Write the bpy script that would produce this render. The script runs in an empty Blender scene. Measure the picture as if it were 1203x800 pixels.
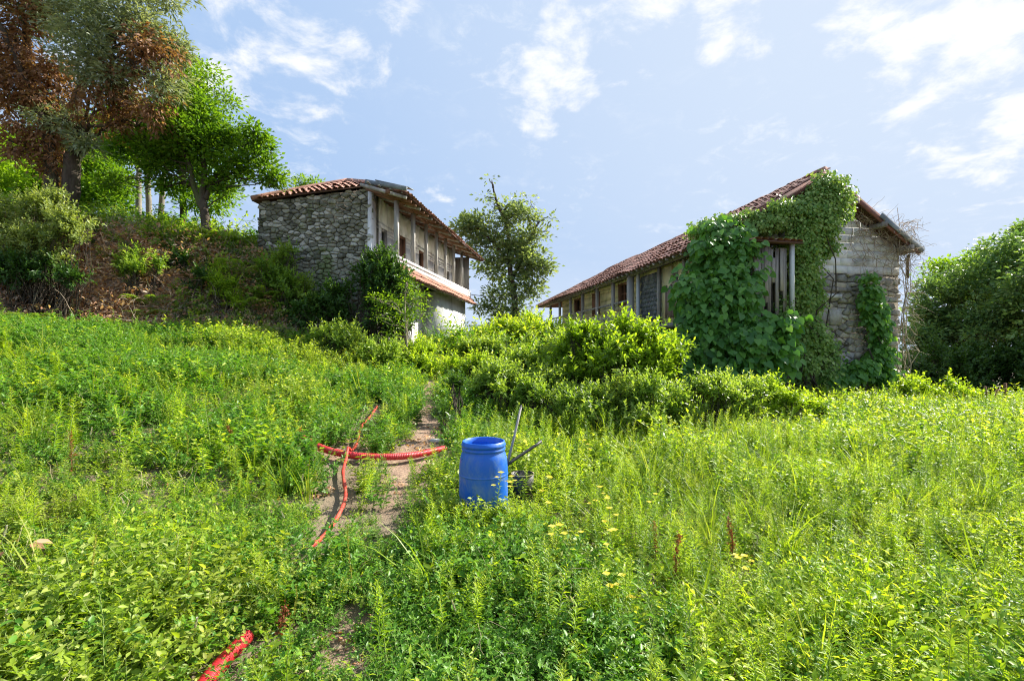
import bpy, math, random
import numpy as np
from mathutils import Vector
R = math.radians
rng = np.random.default_rng(7)
random.seed(7)
SC = bpy.context.scene
COL = SC.collection

# ------------------------------------------------------------------ camera
F_PX, CX, HY, CAMZ = 568.0, 601.5, 410.0, 1.65
cam_d = bpy.data.cameras.new('camera'); cam = bpy.data.objects.new('camera', cam_d); COL.objects.link(cam)
cam.location = (0, 0, CAMZ); cam.rotation_euler = (R(90), 0, 0)
cam_d.sensor_width = 36; cam_d.lens = 36*F_PX/1203.0; cam_d.shift_y = (HY-400)/1203.0
cam_d.clip_start = 0.05; cam_d.clip_end = 3000
SC.camera = cam
SC.render.resolution_x, SC.render.resolution_y = 1024, 680

# ------------------------------------------------------------------ light
SUN_AZ, SUN_EL = R(58), R(38)          # azimuth from +Y towards +X
sd = Vector((math.sin(SUN_AZ)*math.cos(SUN_EL), math.cos(SUN_AZ)*math.cos(SUN_EL), math.sin(SUN_EL)))
sl = bpy.data.lights.new('sun', 'SUN'); sun = bpy.data.objects.new('sun', sl); COL.objects.link(sun)
sl.energy = 3.9; sl.angle = R(0.6); sl.color = (1.0, 0.95, 0.86)
sun.rotation_euler = sd.to_track_quat('Z', 'Y').to_euler(); sun.location = (20, 20, 40)
VS = SC.view_settings
SC.display_settings.display_device = 'sRGB'
VS.view_transform = 'Standard'; VS.look = 'None'; VS.exposure = 1.58; VS.gamma = 1.0; VS.use_curve_mapping = False
SC.cycles.max_bounces = 8; SC.cycles.diffuse_bounces = 4; SC.cycles.transmission_bounces = 6
SC.cycles.transparent_max_bounces = 4; SC.cycles.use_denoising = True; SC.cycles.use_adaptive_sampling = False; SC.cycles.use_light_tree = False; SC.cycles.denoising_prefilter = 'NONE'; SC.cycles.denoising_input_passes = 'RGB_ALBEDO_NORMAL'; SC.cycles.filter_width = 1.15; SC.cycles.sample_clamp_indirect = 4.0
SC.cycles.caustics_reflective = False; SC.cycles.caustics_refractive = False
SKY_STRENGTH = 0.125

def px_dir(px, py):
    v = np.array([(px-CX)/F_PX, 1.0, (HY-py)/F_PX]); return v/np.linalg.norm(v)

world = bpy.data.worlds.new('World'); SC.world = world; world.use_nodes = True
nt = world.node_tree; nt.nodes.clear()
def N(t, typ, **kw):
    n = t.nodes.new(typ)
    for k, v in kw.items(): setattr(n, k, v)
    return n
def mathn(t, op, a, b=None, clamp=False):
    n = N(t, 'ShaderNodeMath', operation=op); n.use_clamp = clamp
    for i, v in enumerate((a, b)):
        if v is None: continue
        if isinstance(v, (int, float)): n.inputs[i].default_value = v
        else: t.links.new(v, n.inputs[i])
    return n.outputs[0]
def mixc(t, fac, a, b, blend='MIX'):
    n = N(t, 'ShaderNodeMix', data_type='RGBA', blend_type=blend)
    for s, v in ((0, fac), (6, a), (7, b)):
        if isinstance(v, (int, float)): n.inputs[s].default_value = v
        elif isinstance(v, tuple): n.inputs[s].default_value = (*v[:3], 1)
        else: t.links.new(v, n.inputs[s])
    return n.outputs[2]
def maprange(t, v, a, b, c=0.0, d=1.0, smooth=True):
    n = N(t, 'ShaderNodeMapRange'); n.interpolation_type = 'SMOOTHSTEP' if smooth else 'LINEAR'
    t.links.new(v, n.inputs[0])
    for i, x in zip((1, 2, 3, 4), (a, b, c, d)): n.inputs[i].default_value = x
    return n.outputs[0]
def build_world():
    t = nt; L = t.links
    sky = N(t, 'ShaderNodeTexSky', sky_type='NISHITA'); sky.sun_disc = False
    sky.sun_elevation = SUN_EL; sky.sun_rotation = SUN_AZ; sky.altitude = 300
    sky.air_density = 1.0; sky.dust_density = 1.6; sky.ozone_density = 1.6
    tc = N(t, 'ShaderNodeTexCoord'); g = tc.outputs['Generated']
    sep = N(t, 'ShaderNodeSeparateXYZ'); L.new(g, sep.inputs[0])
    zc = mathn(t, 'ADD', sep.outputs[2], 0.22)
    cb = N(t, 'ShaderNodeCombineXYZ')
    L.new(mathn(t, 'DIVIDE', sep.outputs[0], zc), cb.inputs[0]); L.new(mathn(t, 'DIVIDE', sep.outputs[1], zc), cb.inputs[1])
    n1 = N(t, 'ShaderNodeTexNoise'); n1.inputs['Scale'].default_value = 5.5; n1.inputs['Detail'].default_value = 12; n1.inputs['Roughness'].default_value = 0.62
    n1.inputs['Distortion'].default_value = 0.25
    L.new(cb.outputs[0], n1.inputs['Vector'])
    n2 = N(t, 'ShaderNodeTexNoise'); n2.inputs['Scale'].default_value = 1.6; n2.inputs['Detail'].default_value = 5
    L.new(cb.outputs[0], n2.inputs['Vector'])
    # clouds in view, then unseen ones past the frame, weighted up for fill light: (pixel x, pixel y, angular radius, weight)
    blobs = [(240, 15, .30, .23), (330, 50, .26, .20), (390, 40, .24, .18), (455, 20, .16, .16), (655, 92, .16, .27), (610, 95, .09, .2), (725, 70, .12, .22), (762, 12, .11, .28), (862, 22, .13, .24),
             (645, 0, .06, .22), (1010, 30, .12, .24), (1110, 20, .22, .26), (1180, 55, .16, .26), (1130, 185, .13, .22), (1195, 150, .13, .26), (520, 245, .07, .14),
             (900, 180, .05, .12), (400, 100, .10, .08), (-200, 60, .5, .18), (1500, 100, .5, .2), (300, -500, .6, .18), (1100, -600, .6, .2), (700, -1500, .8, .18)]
    acc = None
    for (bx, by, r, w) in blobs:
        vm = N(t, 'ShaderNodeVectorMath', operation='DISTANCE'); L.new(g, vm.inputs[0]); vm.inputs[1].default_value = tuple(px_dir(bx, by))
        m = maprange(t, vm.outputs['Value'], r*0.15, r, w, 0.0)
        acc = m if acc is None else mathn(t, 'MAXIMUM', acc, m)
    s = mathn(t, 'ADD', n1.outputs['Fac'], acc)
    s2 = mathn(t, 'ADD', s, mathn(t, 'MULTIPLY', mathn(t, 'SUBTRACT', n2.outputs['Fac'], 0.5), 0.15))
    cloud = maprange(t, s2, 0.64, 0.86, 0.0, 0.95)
    thin = maprange(t, n2.outputs['Fac'], 0.35, 0.8, 0.0, 0.22)
    # overall milky veil, thicker low down
    veil = maprange(t, sep.outputs[2], 0.0, 0.65, 0.50, 0.16)
    fac0 = mathn(t, 'ADD', thin, veil, clamp=True)
    c1 = mixc(t, fac0, sky.outputs[0], (2.9, 3.3, 3.9))
    sv = N(t, 'ShaderNodeVectorMath', operation='DISTANCE'); L.new(g, sv.inputs[0]); sv.inputs[1].default_value = tuple(sd)
    glow = mathn(t, 'MAXIMUM', maprange(t, sv.outputs['Value'], .25, 1.5, 1.0, 0.0), maprange(t, sep.outputs[2], 0.0, 0.42, 0.85, 0.0))
    cap = mixc(t, glow, (1.05, 1.56, 2.42), (1.9, 2.2, 2.66))
    c1 = mixc(t, 1.0, c1, cap, 'DARKEN')
    nn3 = N(t, 'ShaderNodeTexNoise'); nn3.inputs['Scale'].default_value = 9.0; nn3.inputs['Detail'].default_value = 10; nn3.inputs['Roughness'].default_value = .68; nn3.inputs['Distortion'].default_value = .4
    L.new(cb.outputs[0], nn3.inputs['Vector']); n3 = nn3.outputs['Fac']
    wisp = mathn(t, 'MULTIPLY', maprange(t, n3, .50, .74, 0, .5), maprange(t, n2.outputs['Fac'], .42, .62, 0.15, 1))
    c1 = mixc(t, wisp, c1, (2.75, 2.85, 2.95))
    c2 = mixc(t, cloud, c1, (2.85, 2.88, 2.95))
    # below the horizon: dull ground tone
    gr = maprange(t, sep.outputs[2], -0.06, -0.01, 1.0, 0.0)
    c3 = mixc(t, gr, c2, (1.2, 1.3, 0.9))
    bg = N(t, 'ShaderNodeBackground'); bg.inputs[1].default_value = SKY_STRENGTH; L.new(c3, bg.inputs[0])
    out = N(t, 'ShaderNodeOutputWorld'); L.new(bg.outputs[0], out.inputs[0])
build_world()

# ------------------------------------------------------------------ numeric helpers
_H = np.random.default_rng(99).random((64, 64, 64))
def vnoise(p, scale=1.0):
    p = np.atleast_2d(np.asarray(p, float))
    if p.shape[1] == 2: p = np.c_[p, np.full(len(p), 3.3)]
    q = p*scale+1000; i = np.floor(q).astype(int); f = q-i; f = f*f*(3-2*f); i &= 63; j = (i+1) & 63
    def h(a, b, c): return _H[a, b, c]
    x0, y0, z0 = i.T; x1, y1, z1 = j.T; fx, fy, fz = f.T
    c00 = h(x0, y0, z0)*(1-fx)+h(x1, y0, z0)*fx; c10 = h(x0, y1, z0)*(1-fx)+h(x1, y1, z0)*fx
    c01 = h(x0, y0, z1)*(1-fx)+h(x1, y0, z1)*fx; c11 = h(x0, y1, z1)*(1-fx)+h(x1, y1, z1)*fx
    return (c00*(1-fy)+c10*fy)*(1-fz)+(c01*(1-fy)+c11*fy)*fz
def fbm(p, scale=1.0, o=3):
    r = 0; a = 1; s = 0
    for k in range(o): r = r+a*vnoise(np.atleast_2d(p)+k*7.7, scale*2**k); s += a; a *= .5
    return r/s
def sstep(x): x = np.clip(x, 0, 1); return x*x*(3-2*x)
def unit(a): return a/np.maximum(np.linalg.norm(a, axis=-1, keepdims=True), 1e-9)

# ------------------------------------------------------------------ terrain height
CP = np.array([(0,-4,0),(0,0,0),(-1,2.3,0),(1,2.3,0),(0,4.5,.03),(0,7,.12),(3,3,0),(3,6,.05),(-3,3,.15),(-3,6,.4),(-6,6,.95),(-6,2,.5),(-10,11,2.0),(-12,6,1.9),
    (-20,10,3.0),(-7,13,1.95),(-4.2,14.2,1.35),(-2,12,.8),(-1,18,1.1),(-.5,24,1.4),(1,30,1.3),(4,12,.2),(9,13.5,.12),(6,8,.05),(12,10,.15),(12,15,0),(16,20,-.3),
    (5,20,.5),(-6,-5,.2),(8,-5,0),(30,30,-1),(0,60,0),(-30,40,3),(-20,-3,1.8),(25,5,0),(60,60,-2),(-60,60,4),(60,-10,0),(-60,-10,4),(9,4,.02)], float)
def _tps(r): return r*r*np.log(r+1e-9)
_A = _tps(np.linalg.norm(CP[:, None, :2]-CP[None, :, :2], axis=2))+np.eye(len(CP))*0.5
_P = np.c_[np.ones(len(CP)), CP[:, :2]]
_M = np.block([[_A, _P], [_P.T, np.zeros((3, 3))]])
_Wt = np.linalg.solve(_M, np.r_[CP[:, 2], 0, 0, 0])
def gz(x, y, rough=True):
    x = np.atleast_1d(np.asarray(x, float)); y = np.atleast_1d(np.asarray(y, float)); p = np.c_[x, y]
    z = np.empty(len(x))
    for a in range(0, len(x), 20000):
        q = p[a:a+20000]; r = np.linalg.norm(q[:, None]-CP[None, :, :2], axis=2)
        z[a:a+20000] = _tps(r)@_Wt[:len(CP)]+_Wt[len(CP)]+q@_Wt[len(CP)+1:]
    yb = np.interp(x, [-60, -14, -12, -10, -7.4, -5, -4], [8, 10.6, 11.2, 12.0, 12.9, 13.9, 14.4])
    H = np.interp(x, [-60, -9, -8, -6.5, -5, -4.2], [2.6, 2.6, 2.35, 1.45, .5, 0])
    yb = yb+.8*(vnoise(p, .5)-.5)
    b = H*sstep((y-yb)/2.7)
    z = z+b
    if rough:
        z = z+.16*(fbm(p, .7, 3)-.5)+.5*(vnoise(p, 1.7)-.5)*np.clip(b*(H-b)*.5, 0, .6)
    return z
def gz1(x, y): return float(gz(x, y)[0])
def G(px, py, off=0.0):
    """first point of the ground on the line of sight through a photo pixel"""
    Y = np.linspace(1.2, 40, 2500); x = (px-CX)/F_PX*Y; z = CAMZ+(HY-py)/F_PX*Y
    h = gz(x, Y)+off; k = np.nonzero(z <= h)[0]
    i = k[0] if len(k) else len(Y)-1
    return np.array([x[i], Y[i], h[i]-off])
def W(px, py, Y): return np.array([(px-CX)/F_PX*Y, Y, CAMZ+(HY-py)/F_PX*Y])

# ------------------------------------------------------------------ object helpers
ORG = {}
def props(o, label=None, cat=None, group=None, kind=None):
    for k, v in (('label', label), ('category', cat), ('group', group), ('kind', kind)):
        if v: o[k] = v
    return o
def thing(name, label, cat, loc, group=None):
    o = bpy.data.objects.new(name, None); COL.objects.link(o); o.location = tuple(loc); o.empty_display_size = .2
    ORG[o.name] = np.array(loc, float); return props(o, label, cat, group)
def mesh(name, V, F, mat, rnd=None, smooth=False, uv=None):
    V = np.asarray(V, np.float32).reshape(-1, 3); F = np.asarray(F, np.int32)
    k = F.shape[1]; me = bpy.data.meshes.new(name)
    me.vertices.add(len(V)); me.vertices.foreach_set('co', V.ravel())
    me.loops.add(F.size); me.loops.foreach_set('vertex_index', F.ravel())
    me.polygons.add(len(F)); me.polygons.foreach_set('loop_start', np.arange(len(F), dtype=np.int32)*k)
    if smooth: me.polygons.foreach_set('use_smooth', np.ones(len(F), bool))
    if rnd is not None:
        a = me.attributes.new('rnd', 'FLOAT', 'POINT'); a.data.foreach_set('value', np.asarray(rnd, np.float32))
    me.update(calc_edges=True); me.validate()
    if mat: me.materials.append(mat)
    return me
def part(name, geo, mat, parent=None, smooth=False, loc=None, label=None):
    """link a mesh given in world coordinates (V, F[, rnd]) under parent"""
    V, F = geo[0], geo[1]; rnd = geo[2] if len(geo) > 2 else None
    V = np.asarray(V, float)
    if parent is not None: o0 = ORG[parent.name]
    else: o0 = np.array(loc if loc is not None else (V[:, 0].mean(), V[:, 1].mean(), V[:, 2].min()), float)
    o = bpy.data.objects.new(name, mesh(name, V-o0, F, mat, rnd, smooth)); COL.objects.link(o)
    if parent is not None: o.parent = parent
    else: o.location = tuple(o0)
    ORG[o.name] = o0
    if label: o['label'] = label
    return o
def cat(*gs):
    V = []; F = []; Rr = []; n = 0; has = any(len(g) > 2 for g in gs)
    for g in gs:
        V.append(g[0]); F.append(np.asarray(g[1])+n); n += len(g[0])
        if has: Rr.append(g[2] if len(g) > 2 else np.full(len(g[0]), .5))
    return (np.concatenate(V), np.concatenate(F), np.concatenate(Rr)) if has else (np.concatenate(V), np.concatenate(F))
BOXF = np.array([(0,2,1),(0,3,2),(4,5,6),(4,6,7),(0,1,5),(0,5,4),(1,2,6),(1,6,5),(2,3,7),(2,7,6),(3,0,4),(3,4,7)])
def outward(V, F):
    """turn a closed shape's faces outwards"""
    F = np.asarray(F); V = np.asarray(V, float); Q = V-V.mean(0)
    vol = np.einsum('ij,ij->i', Q[F[:, 0]], np.cross(Q[F[:, 1]], Q[F[:, 2]])).sum()
    return (V, F[:, ::-1]) if vol < 0 else (V, F)
def hexa(p8): return outward(np.asarray(p8, float), BOXF)
def bar(a, b, w, h, up=(0, 0, 1)):
    """box beam from a to b, w across, h along up"""
    a = np.asarray(a, float); b = np.asarray(b, float); d = unit(b-a); s = np.cross(d, up)
    if np.linalg.norm(s) < 1e-3: s = np.array([1., 0, 0])
    s = unit(s); u = np.cross(s, d); s = s*w/2; u = u*h/2
    return hexa([a-s-u, a+s-u, b+s-u, b-s-u, a-s+u, a+s+u, b+s+u, b-s+u])
def tube(P, r, n=6, cap=True):
    P = np.asarray(P, float); m = len(P); r = np.broadcast_to(np.asarray(r, float), (m,)) if np.ndim(r) == 0 else np.asarray(r, float)
    T = unit(np.gradient(P, axis=0)); ref = np.array([0, 0, 1.]) if abs(T[0][2]) < .9 else np.array([1., 0, 0])
    V = []; a = np.arange(n)*2*np.pi/n; x = unit(np.cross(T[0], ref))
    for k in range(m):
        x = unit(x-T[k]*np.dot(x, T[k])); y = np.cross(T[k], x)
        V.append(P[k]+r[k]*(np.cos(a)[:, None]*x+np.sin(a)[:, None]*y))
    V = np.concatenate(V); F = []
    for k in range(m-1):
        for j in range(n):
            A = k*n+j; B = k*n+(j+1) % n; F += [(A, B, B+n), (A, B+n, A+n)]
    if cap:
        for j in range(1, n-1): F += [(0, j+1, j), ((m-1)*n, (m-1)*n+j, (m-1)*n+j+1)]
    return V, np.array(F)
def lathe(prof, c, n=32):
    a = np.arange(n)*2*np.pi/n; V = []; F = []
    for (r, z) in prof: V.append(np.c_[c[0]+r*np.cos(a), c[1]+r*np.sin(a), np.full(n, c[2]+z)])
    for k in range(len(prof)-1):
        for j in range(n):
            A = k*n+j; B = k*n+(j+1) % n; F += [(A, B, B+n), (A, B+n, A+n)]
    return np.concatenate(V), np.array(F)
def spline(P, n=8):
    P = np.asarray(P, float); out = []
    Q = np.vstack([2*P[0]-P[1], P, 2*P[-1]-P[-2]])
    for i in range(1, len(Q)-2):
        for t in np.linspace(0, 1, n, endpoint=False):
            a, b, c, d = Q[i-1], Q[i], Q[i+1], Q[i+2]
            out.append(.5*((2*b)+(c-a)*t+(2*a-5*b+4*c-d)*t*t+(3*b-3*c+d-a)*t**3))
    out.append(P[-1]); return np.array(out)

# leaves -------------------------------------------------------------
def fan(n): return [(n, i, (i+1) % n) for i in range(n)]
TPL = {
 'diamond': (np.array([(0,0,0),(.45,-.5,.08),(1,0,-.06),(.45,.5,.08)]), [(0,1,2),(0,2,3)]),
 'lance': (np.array([(0,0,0),(.38,-.5,.06),(1,0,-.2),(.38,.5,.06),(.42,0,-.02)]), fan(4)),
 'oval': (np.array([(0,0,0),(.25,-.42,.06),(.62,-.4,.04),(1,0,-.14),(.62,.4,.04),(.25,.42,.06),(.5,0,-.03)]), fan(6)),
 'heart': (np.array([(0,0,0),(-.12,-.34,.02),(.22,-.55,.04),(.68,-.32,.0),(1,0,-.14),(.68,.32,.0),(.22,.55,.04),(-.12,.34,.02),(.35,0,-.06)]), fan(8)),
 'blade': (np.array([(0,-.5,0),(0,.5,0),(.36,-.42,.0),(.36,.42,.0),(.7,-.28,-.14),(.7,.28,-.14),(1,0,-.38)]), [(0,2,1),(1,2,3),(2,4,3),(3,4,5),(4,6,5)]),
}
def leaves(P, D, U, L, Wd, kind='diamond', rnd=None):
    T, F = TPL[kind]; n = len(P); D = unit(D); S = np.cross(D, U); S = unit(S+1e-6); Nn = np.cross(S, D)
    L = np.broadcast_to(L, (n,)); Wd = np.broadcast_to(Wd, (n,))
    V = (P[:, None]+D[:, None]*(T[None, :, 0:1]*L[:, None, None])+S[:, None]*(T[None, :, 1:2]*Wd[:, None, None])+Nn[:, None]*(T[None, :, 2:3]*L[:, None, None]))
    k = len(T); Fa = (np.array(F)[None]+(np.arange(n)*k)[:, None, None]).reshape(-1, 3)
    r = rng.random(n) if rnd is None else rnd
    return V.reshape(-1, 3), Fa, np.repeat(r, k)
def rdir(n, up=0.0):
    v = rng.normal(size=(n, 3)); v[:, 2] += up; return unit(v)

# ------------------------------------------------------------------ materials
MATS = {}
def newmat(name):
    m = bpy.data.materials.new(name); m.use_nodes = True; t = m.node_tree; t.nodes.clear(); MATS[name] = m
    return m, t
def noisen(t, scale, detail=4, rough=.55, vec=None, dist=0):
    n = N(t, 'ShaderNodeTexNoise'); n.inputs['Scale'].default_value = scale; n.inputs['Detail'].default_value = detail
    n.inputs['Roughness'].default_value = rough; n.inputs['Distortion'].default_value = dist
    if vec is not None: t.links.new(vec, n.inputs['Vector'])
    return n.outputs['Fac']
def wpos(t, sc=(1, 1, 1)):
    g = N(t, 'ShaderNodeNewGeometry'); m = N(t, 'ShaderNodeMapping'); m.inputs['Scale'].default_value = sc
    t.links.new(g.outputs['Position'], m.inputs[0]); return m.outputs[0]
def attr(t, name='rnd'):
    a = N(t, 'ShaderNodeAttribute'); a.attribute_name = name; return a.outputs['Fac']
def ramp(t, fac, cols):
    r = N(t, 'ShaderNodeValToRGB'); e = r.color_ramp.elements
    while len(e) < len(cols): e.new(.5)
    for k, (p, c) in enumerate(cols): e[k].position = p; e[k].color = (*c, 1)
    t.links.new(fac, r.inputs[0]); return r.outputs[0]
def leafmat(name, cols, trans=.42, rough=.42, patch=None, tint=1.25, spec=.28):
    """cols: list of 3-5 leaf colours picked leaf by leaf; patch: colour mixed in by slow noise"""
    m, t = newmat(name); L = t.links
    oi = N(t, 'ShaderNodeObjectInfo')
    f = mathn(t, 'ADD', mathn(t, 'MULTIPLY', attr(t), .72), mathn(t, 'MULTIPLY', oi.outputs['Random'], .28))
    n = len(cols); c = ramp(t, f, [(i/(n-1)*.9+.05, cc) for i, cc in enumerate(cols)])
    if patch:
        pn = maprange(t, noisen(t, patch[1], 3, .6, wpos(t)), patch[2], patch[3], 0, patch[4] if len(patch) > 4 else .8)
        c = mixc(t, pn, c, patch[0])
    p = N(t, 'ShaderNodeBsdfPrincipled'); L.new(c, p.inputs['Base Color']); p.inputs['Roughness'].default_value = rough
    p.inputs['Specular IOR Level'].default_value = spec
    tr = N(t, 'ShaderNodeBsdfTranslucent')
    c2 = mixc(t, 1.0, c, (1.25*tint, 1.2*tint, .55), 'MULTIPLY'); L.new(c2, tr.inputs[0])
    mx = N(t, 'ShaderNodeMixShader'); mx.inputs[0].default_value = trans
    L.new(p.outputs[0], mx.inputs[1]); L.new(tr.outputs[0], mx.inputs[2])
    o = N(t, 'ShaderNodeOutputMaterial'); L.new(mx.outputs[0], o.inputs[0]); return m
def surf(name, c1, c2, scale=3, rough=.85, bump=.4, bscale=None, c3=None, s3=.8, lo=.35, hi=.65, stretch=(1, 1, 1), rnd=0.0, metal=0, spec=.3, bdist=.02, alt=None):
    m, t = newmat(name); L = t.links; w = wpos(t, stretch)
    c = mixc(t, maprange(t, noisen(t, scale, 7, .65, w), lo, hi), c1, c2)
    if c3: c = mixc(t, maprange(t, noisen(t, s3, 6, .7, w, .6), .52, .68, 0, .9), c, c3)
    if rnd:
        oi = N(t, 'ShaderNodeObjectInfo'); rr = mathn(t, 'ADD', mathn(t, 'MULTIPLY', oi.outputs['Random'], 2*rnd), 1-rnd)
        hv = N(t, 'ShaderNodeHueSaturation'); L.new(rr, hv.inputs['Value']); L.new(c, hv.inputs['Color']); c = hv.outputs[0]
        if alt: c = mixc(t, maprange(t, oi.outputs['Random'], .72, .8, 0, .75), c, alt)
    p = N(t, 'ShaderNodeBsdfPrincipled'); L.new(c, p.inputs['Base Color']); p.inputs['Roughness'].default_value = rough
    p.inputs['Metallic'].default_value = metal; p.inputs['Specular IOR Level'].default_value = spec
    if bump:
        b = N(t, 'ShaderNodeBump'); b.inputs['Strength'].default_value = bump; b.inputs['Distance'].default_value = bdist
        L.new(noisen(t, bscale or scale*6, 6, .65, w), b.inputs['Height']); L.new(b.outputs[0], p.inputs['Normal'])
    o = N(t, 'ShaderNodeOutputMaterial'); L.new(p.outputs[0], o.inputs[0]); return m

M_soil = surf('soil', (.30,.17,.10), (.42,.28,.18), 2.2, .95, .9, 18, (.13,.085,.05), 1.4)
M_bark = surf('bark', (.045,.033,.023), (.10,.08,.058), 5, .95, 1.0, 22, (.10,.12,.04), 1.8, stretch=(1,1,.3), bdist=.04)
M_palebark = surf('pale_bark', (.30,.27,.22), (.18,.16,.13), 4, .9, .7, 20, stretch=(1,1,.3))
M_twig = surf('dry_twig', (.30,.23,.16), (.48,.40,.29), 6, .9, .3)
M_straw = surf('straw', (.42,.34,.20), (.58,.48,.30), 6, .9, 0)
M_stem = surf('green_stem', (.16,.24,.05), (.22,.28,.08), 6, .7, 0)
M_redstem = surf('dry_red_stem', (.18,.06,.03), (.24,.11,.05), 6, .8, 0)
# fresh weeds
YG = [(.07,.16,.012),(.17,.30,.016),(.29,.44,.022),(.42,.53,.04),(.55,.58,.12)]
M_weed = leafmat('weed_leaf', [(.035,.09,.010),(.09,.18,.014),(.20,.31,.020),(.33,.44,.04),(.52,.56,.18)], .5, .42, ((.32,.35,.05), .8, .45, .7, .6), 1.3)
M_weedY = leafmat('yellow_green_weed_leaf', YG, .5, .45, ((.12,.22,.03), .7, .5, .7, .6))
M_weedB = leafmat('bluish_weed_leaf', [(.06,.15,.022),(.12,.23,.03),(.19,.32,.045),(.28,.40,.08)], .4, .4)
M_weedG = leafmat('deep_green_weed_leaf', [(.03,.10,.015),(.07,.19,.02),(.13,.29,.03),(.24,.42,.05)], .42, .4)
M_grass = leafmat('grass_blade', [(.12,.21,.015),(.21,.33,.02),(.31,.43,.03),(.45,.46,.09)], .45, .4, ((.3,.29,.1), 1.3, .5, .75, .5))
M_seed = leafmat('seed_spike', [(.24,.25,.04),(.33,.32,.06),(.42,.38,.10)], .3, .8)
M_white = leafmat('whitish_flower', [(.45,.42,.40),(.55,.52,.5),(.62,.6,.55)], .3, .8)
M_yellow = leafmat('yellow_petal', [(.78,.55,.03),(.85,.66,.06),(.88,.74,.15)], .35, .6)
M_rust = leafmat('rusty_leaf', [(.16,.045,.02),(.24,.08,.03),(.33,.14,.05)], .3, .7)
M_litter = leafmat('dead_leaf', [(.22,.10,.05),(.40,.20,.11),(.54,.31,.18),(.66,.44,.30),(.72,.57,.42)], .3, .7)
M_fern = leafmat('fern_leaf', [(.12,.22,.02),(.2,.33,.03),(.27,.38,.04),(.36,.40,.05)], .5, .5)
M_vine = leafmat('vine_leaf', [(.045,.14,.03),(.09,.23,.04),(.15,.32,.05),(.28,.44,.07)], .36, .36, spec=.35)
M_ivy = leafmat('ivy_leaf', [(.06,.16,.03),(.14,.26,.05),(.28,.40,.10),(.48,.56,.24)], .34, .42, spec=.28)
M_ybush = leafmat('yellow_green_bush_leaf', [(.08,.16,.015),(.19,.31,.025),(.33,.46,.035),(.50,.58,.09)], .52, .4)  # the bushes' own yellow-green leaf colours
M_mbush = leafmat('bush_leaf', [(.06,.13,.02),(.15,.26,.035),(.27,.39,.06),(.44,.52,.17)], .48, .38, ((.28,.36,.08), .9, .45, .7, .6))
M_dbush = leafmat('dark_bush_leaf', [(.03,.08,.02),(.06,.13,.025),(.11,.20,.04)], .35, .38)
M_silver = leafmat('silvery_leaf', [(.11,.15,.08),(.20,.25,.14),(.33,.38,.24),(.48,.52,.38)], .3, .45)
M_brownleaf = leafmat('withered_leaf', [(.12,.06,.035),(.23,.12,.065),(.36,.21,.12),(.48,.34,.21)], .38, .55)
M_gtree = leafmat('green_tree_leaf', [(.03,.085,.010),(.07,.16,.015),(.13,.25,.02),(.24,.37,.03)], .45, .38)
M_ltree = leafmat('light_tree_leaf', [(.10,.20,.014),(.18,.31,.02),(.30,.43,.04)], .5, .42)
M_mtree = leafmat('haze_tinted_tree_leaf', [(.11,.17,.08),(.19,.26,.12),(.28,.35,.17),(.42,.39,.2)], .45, .45)  # distance haze put into the leaf colours, pale and greyed
M_rtree = leafmat('right_tree_leaf', [(.05,.12,.05),(.09,.18,.065),(.15,.26,.085),(.27,.38,.12)], .36, .4, ((.24,.36,.04), .55, .5, .68, .6))
# buildings
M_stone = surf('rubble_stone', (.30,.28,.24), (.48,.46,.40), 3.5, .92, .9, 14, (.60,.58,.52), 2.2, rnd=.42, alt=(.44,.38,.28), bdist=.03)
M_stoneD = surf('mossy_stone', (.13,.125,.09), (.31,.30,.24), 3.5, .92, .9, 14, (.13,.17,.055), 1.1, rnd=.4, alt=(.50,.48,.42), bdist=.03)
M_mortar = surf('earth_mortar', (.13,.115,.09), (.22,.19,.15), 6, .98, .8)
M_block = surf('concrete_block', (.62,.62,.59), (.76,.76,.72), 1.6, .9, .4, 30, (.42,.42,.39), .9, rnd=.06)
M_joint = surf('block_joint', (.48,.48,.46), (.58,.58,.55), 3, .95, .3)
M_plaster = surf('whitewashed_plaster', (.88,.86,.83), (.76,.73,.69), 1.3, .92, .4, 9, (.52,.47,.42), .8, stretch=(1,1,.45))
M_cement = surf('cement_render', (.66,.66,.64), (.52,.52,.50), 1.4, .92, .45, 10, (.30,.31,.28), 1.1, stretch=(1,1,.5))
M_yplaster = surf('ochre_plaster', (.68,.62,.34), (.55,.50,.27), 1.2, .92, .35, 9, (.27,.26,.17), .8, stretch=(1,1,.4))
M_tile = surf('clay_tile', (.58,.32,.24), (.36,.18,.13), 3.5, .85, .4, 30, (.17,.13,.10), 3.0, rnd=.12)
M_tileL = surf('pale_clay_tile', (.48,.25,.17), (.33,.15,.10), 1.5, .85, .4, 30, (.2,.15,.11), 1.6, rnd=.12)
M_under = surf('roof_underlay', (.13,.07,.05), (.09,.05,.035), 2, .9, .2)
M_wood = surf('weathered_wood', (.42,.39,.35), (.26,.235,.205), 4, .9, .6, 20, (.15,.13,.11), 2, stretch=(3,3,.25), rnd=.22)
M_woodR = surf('reddish_wood', (.24,.12,.07), (.15,.075,.045), 4, .85, .4, 20, stretch=(2,2,.3), rnd=.2)
M_woodP = surf('pinkish_plank', (.36,.25,.20), (.24,.17,.14), 4, .9, .5, 20, stretch=(3,3,.25), rnd=.25)
M_woodG = surf('grey_post_wood', (.46,.44,.40), (.33,.31,.28), 4, .9, .5, 20, stretch=(3,3,.25), rnd=.1)
M_whitepost = surf('pale_painted_wood', (.62,.64,.62), (.48,.5,.49), 4, .7, .3, 20, stretch=(3,3,.25))
M_dark = surf('room_darkness_sheet', (.012,.011,.010), (.02,.018,.015), 2, .9, 0)  # near-black sheet colour stands in for unlit rooms behind the openings
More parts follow.
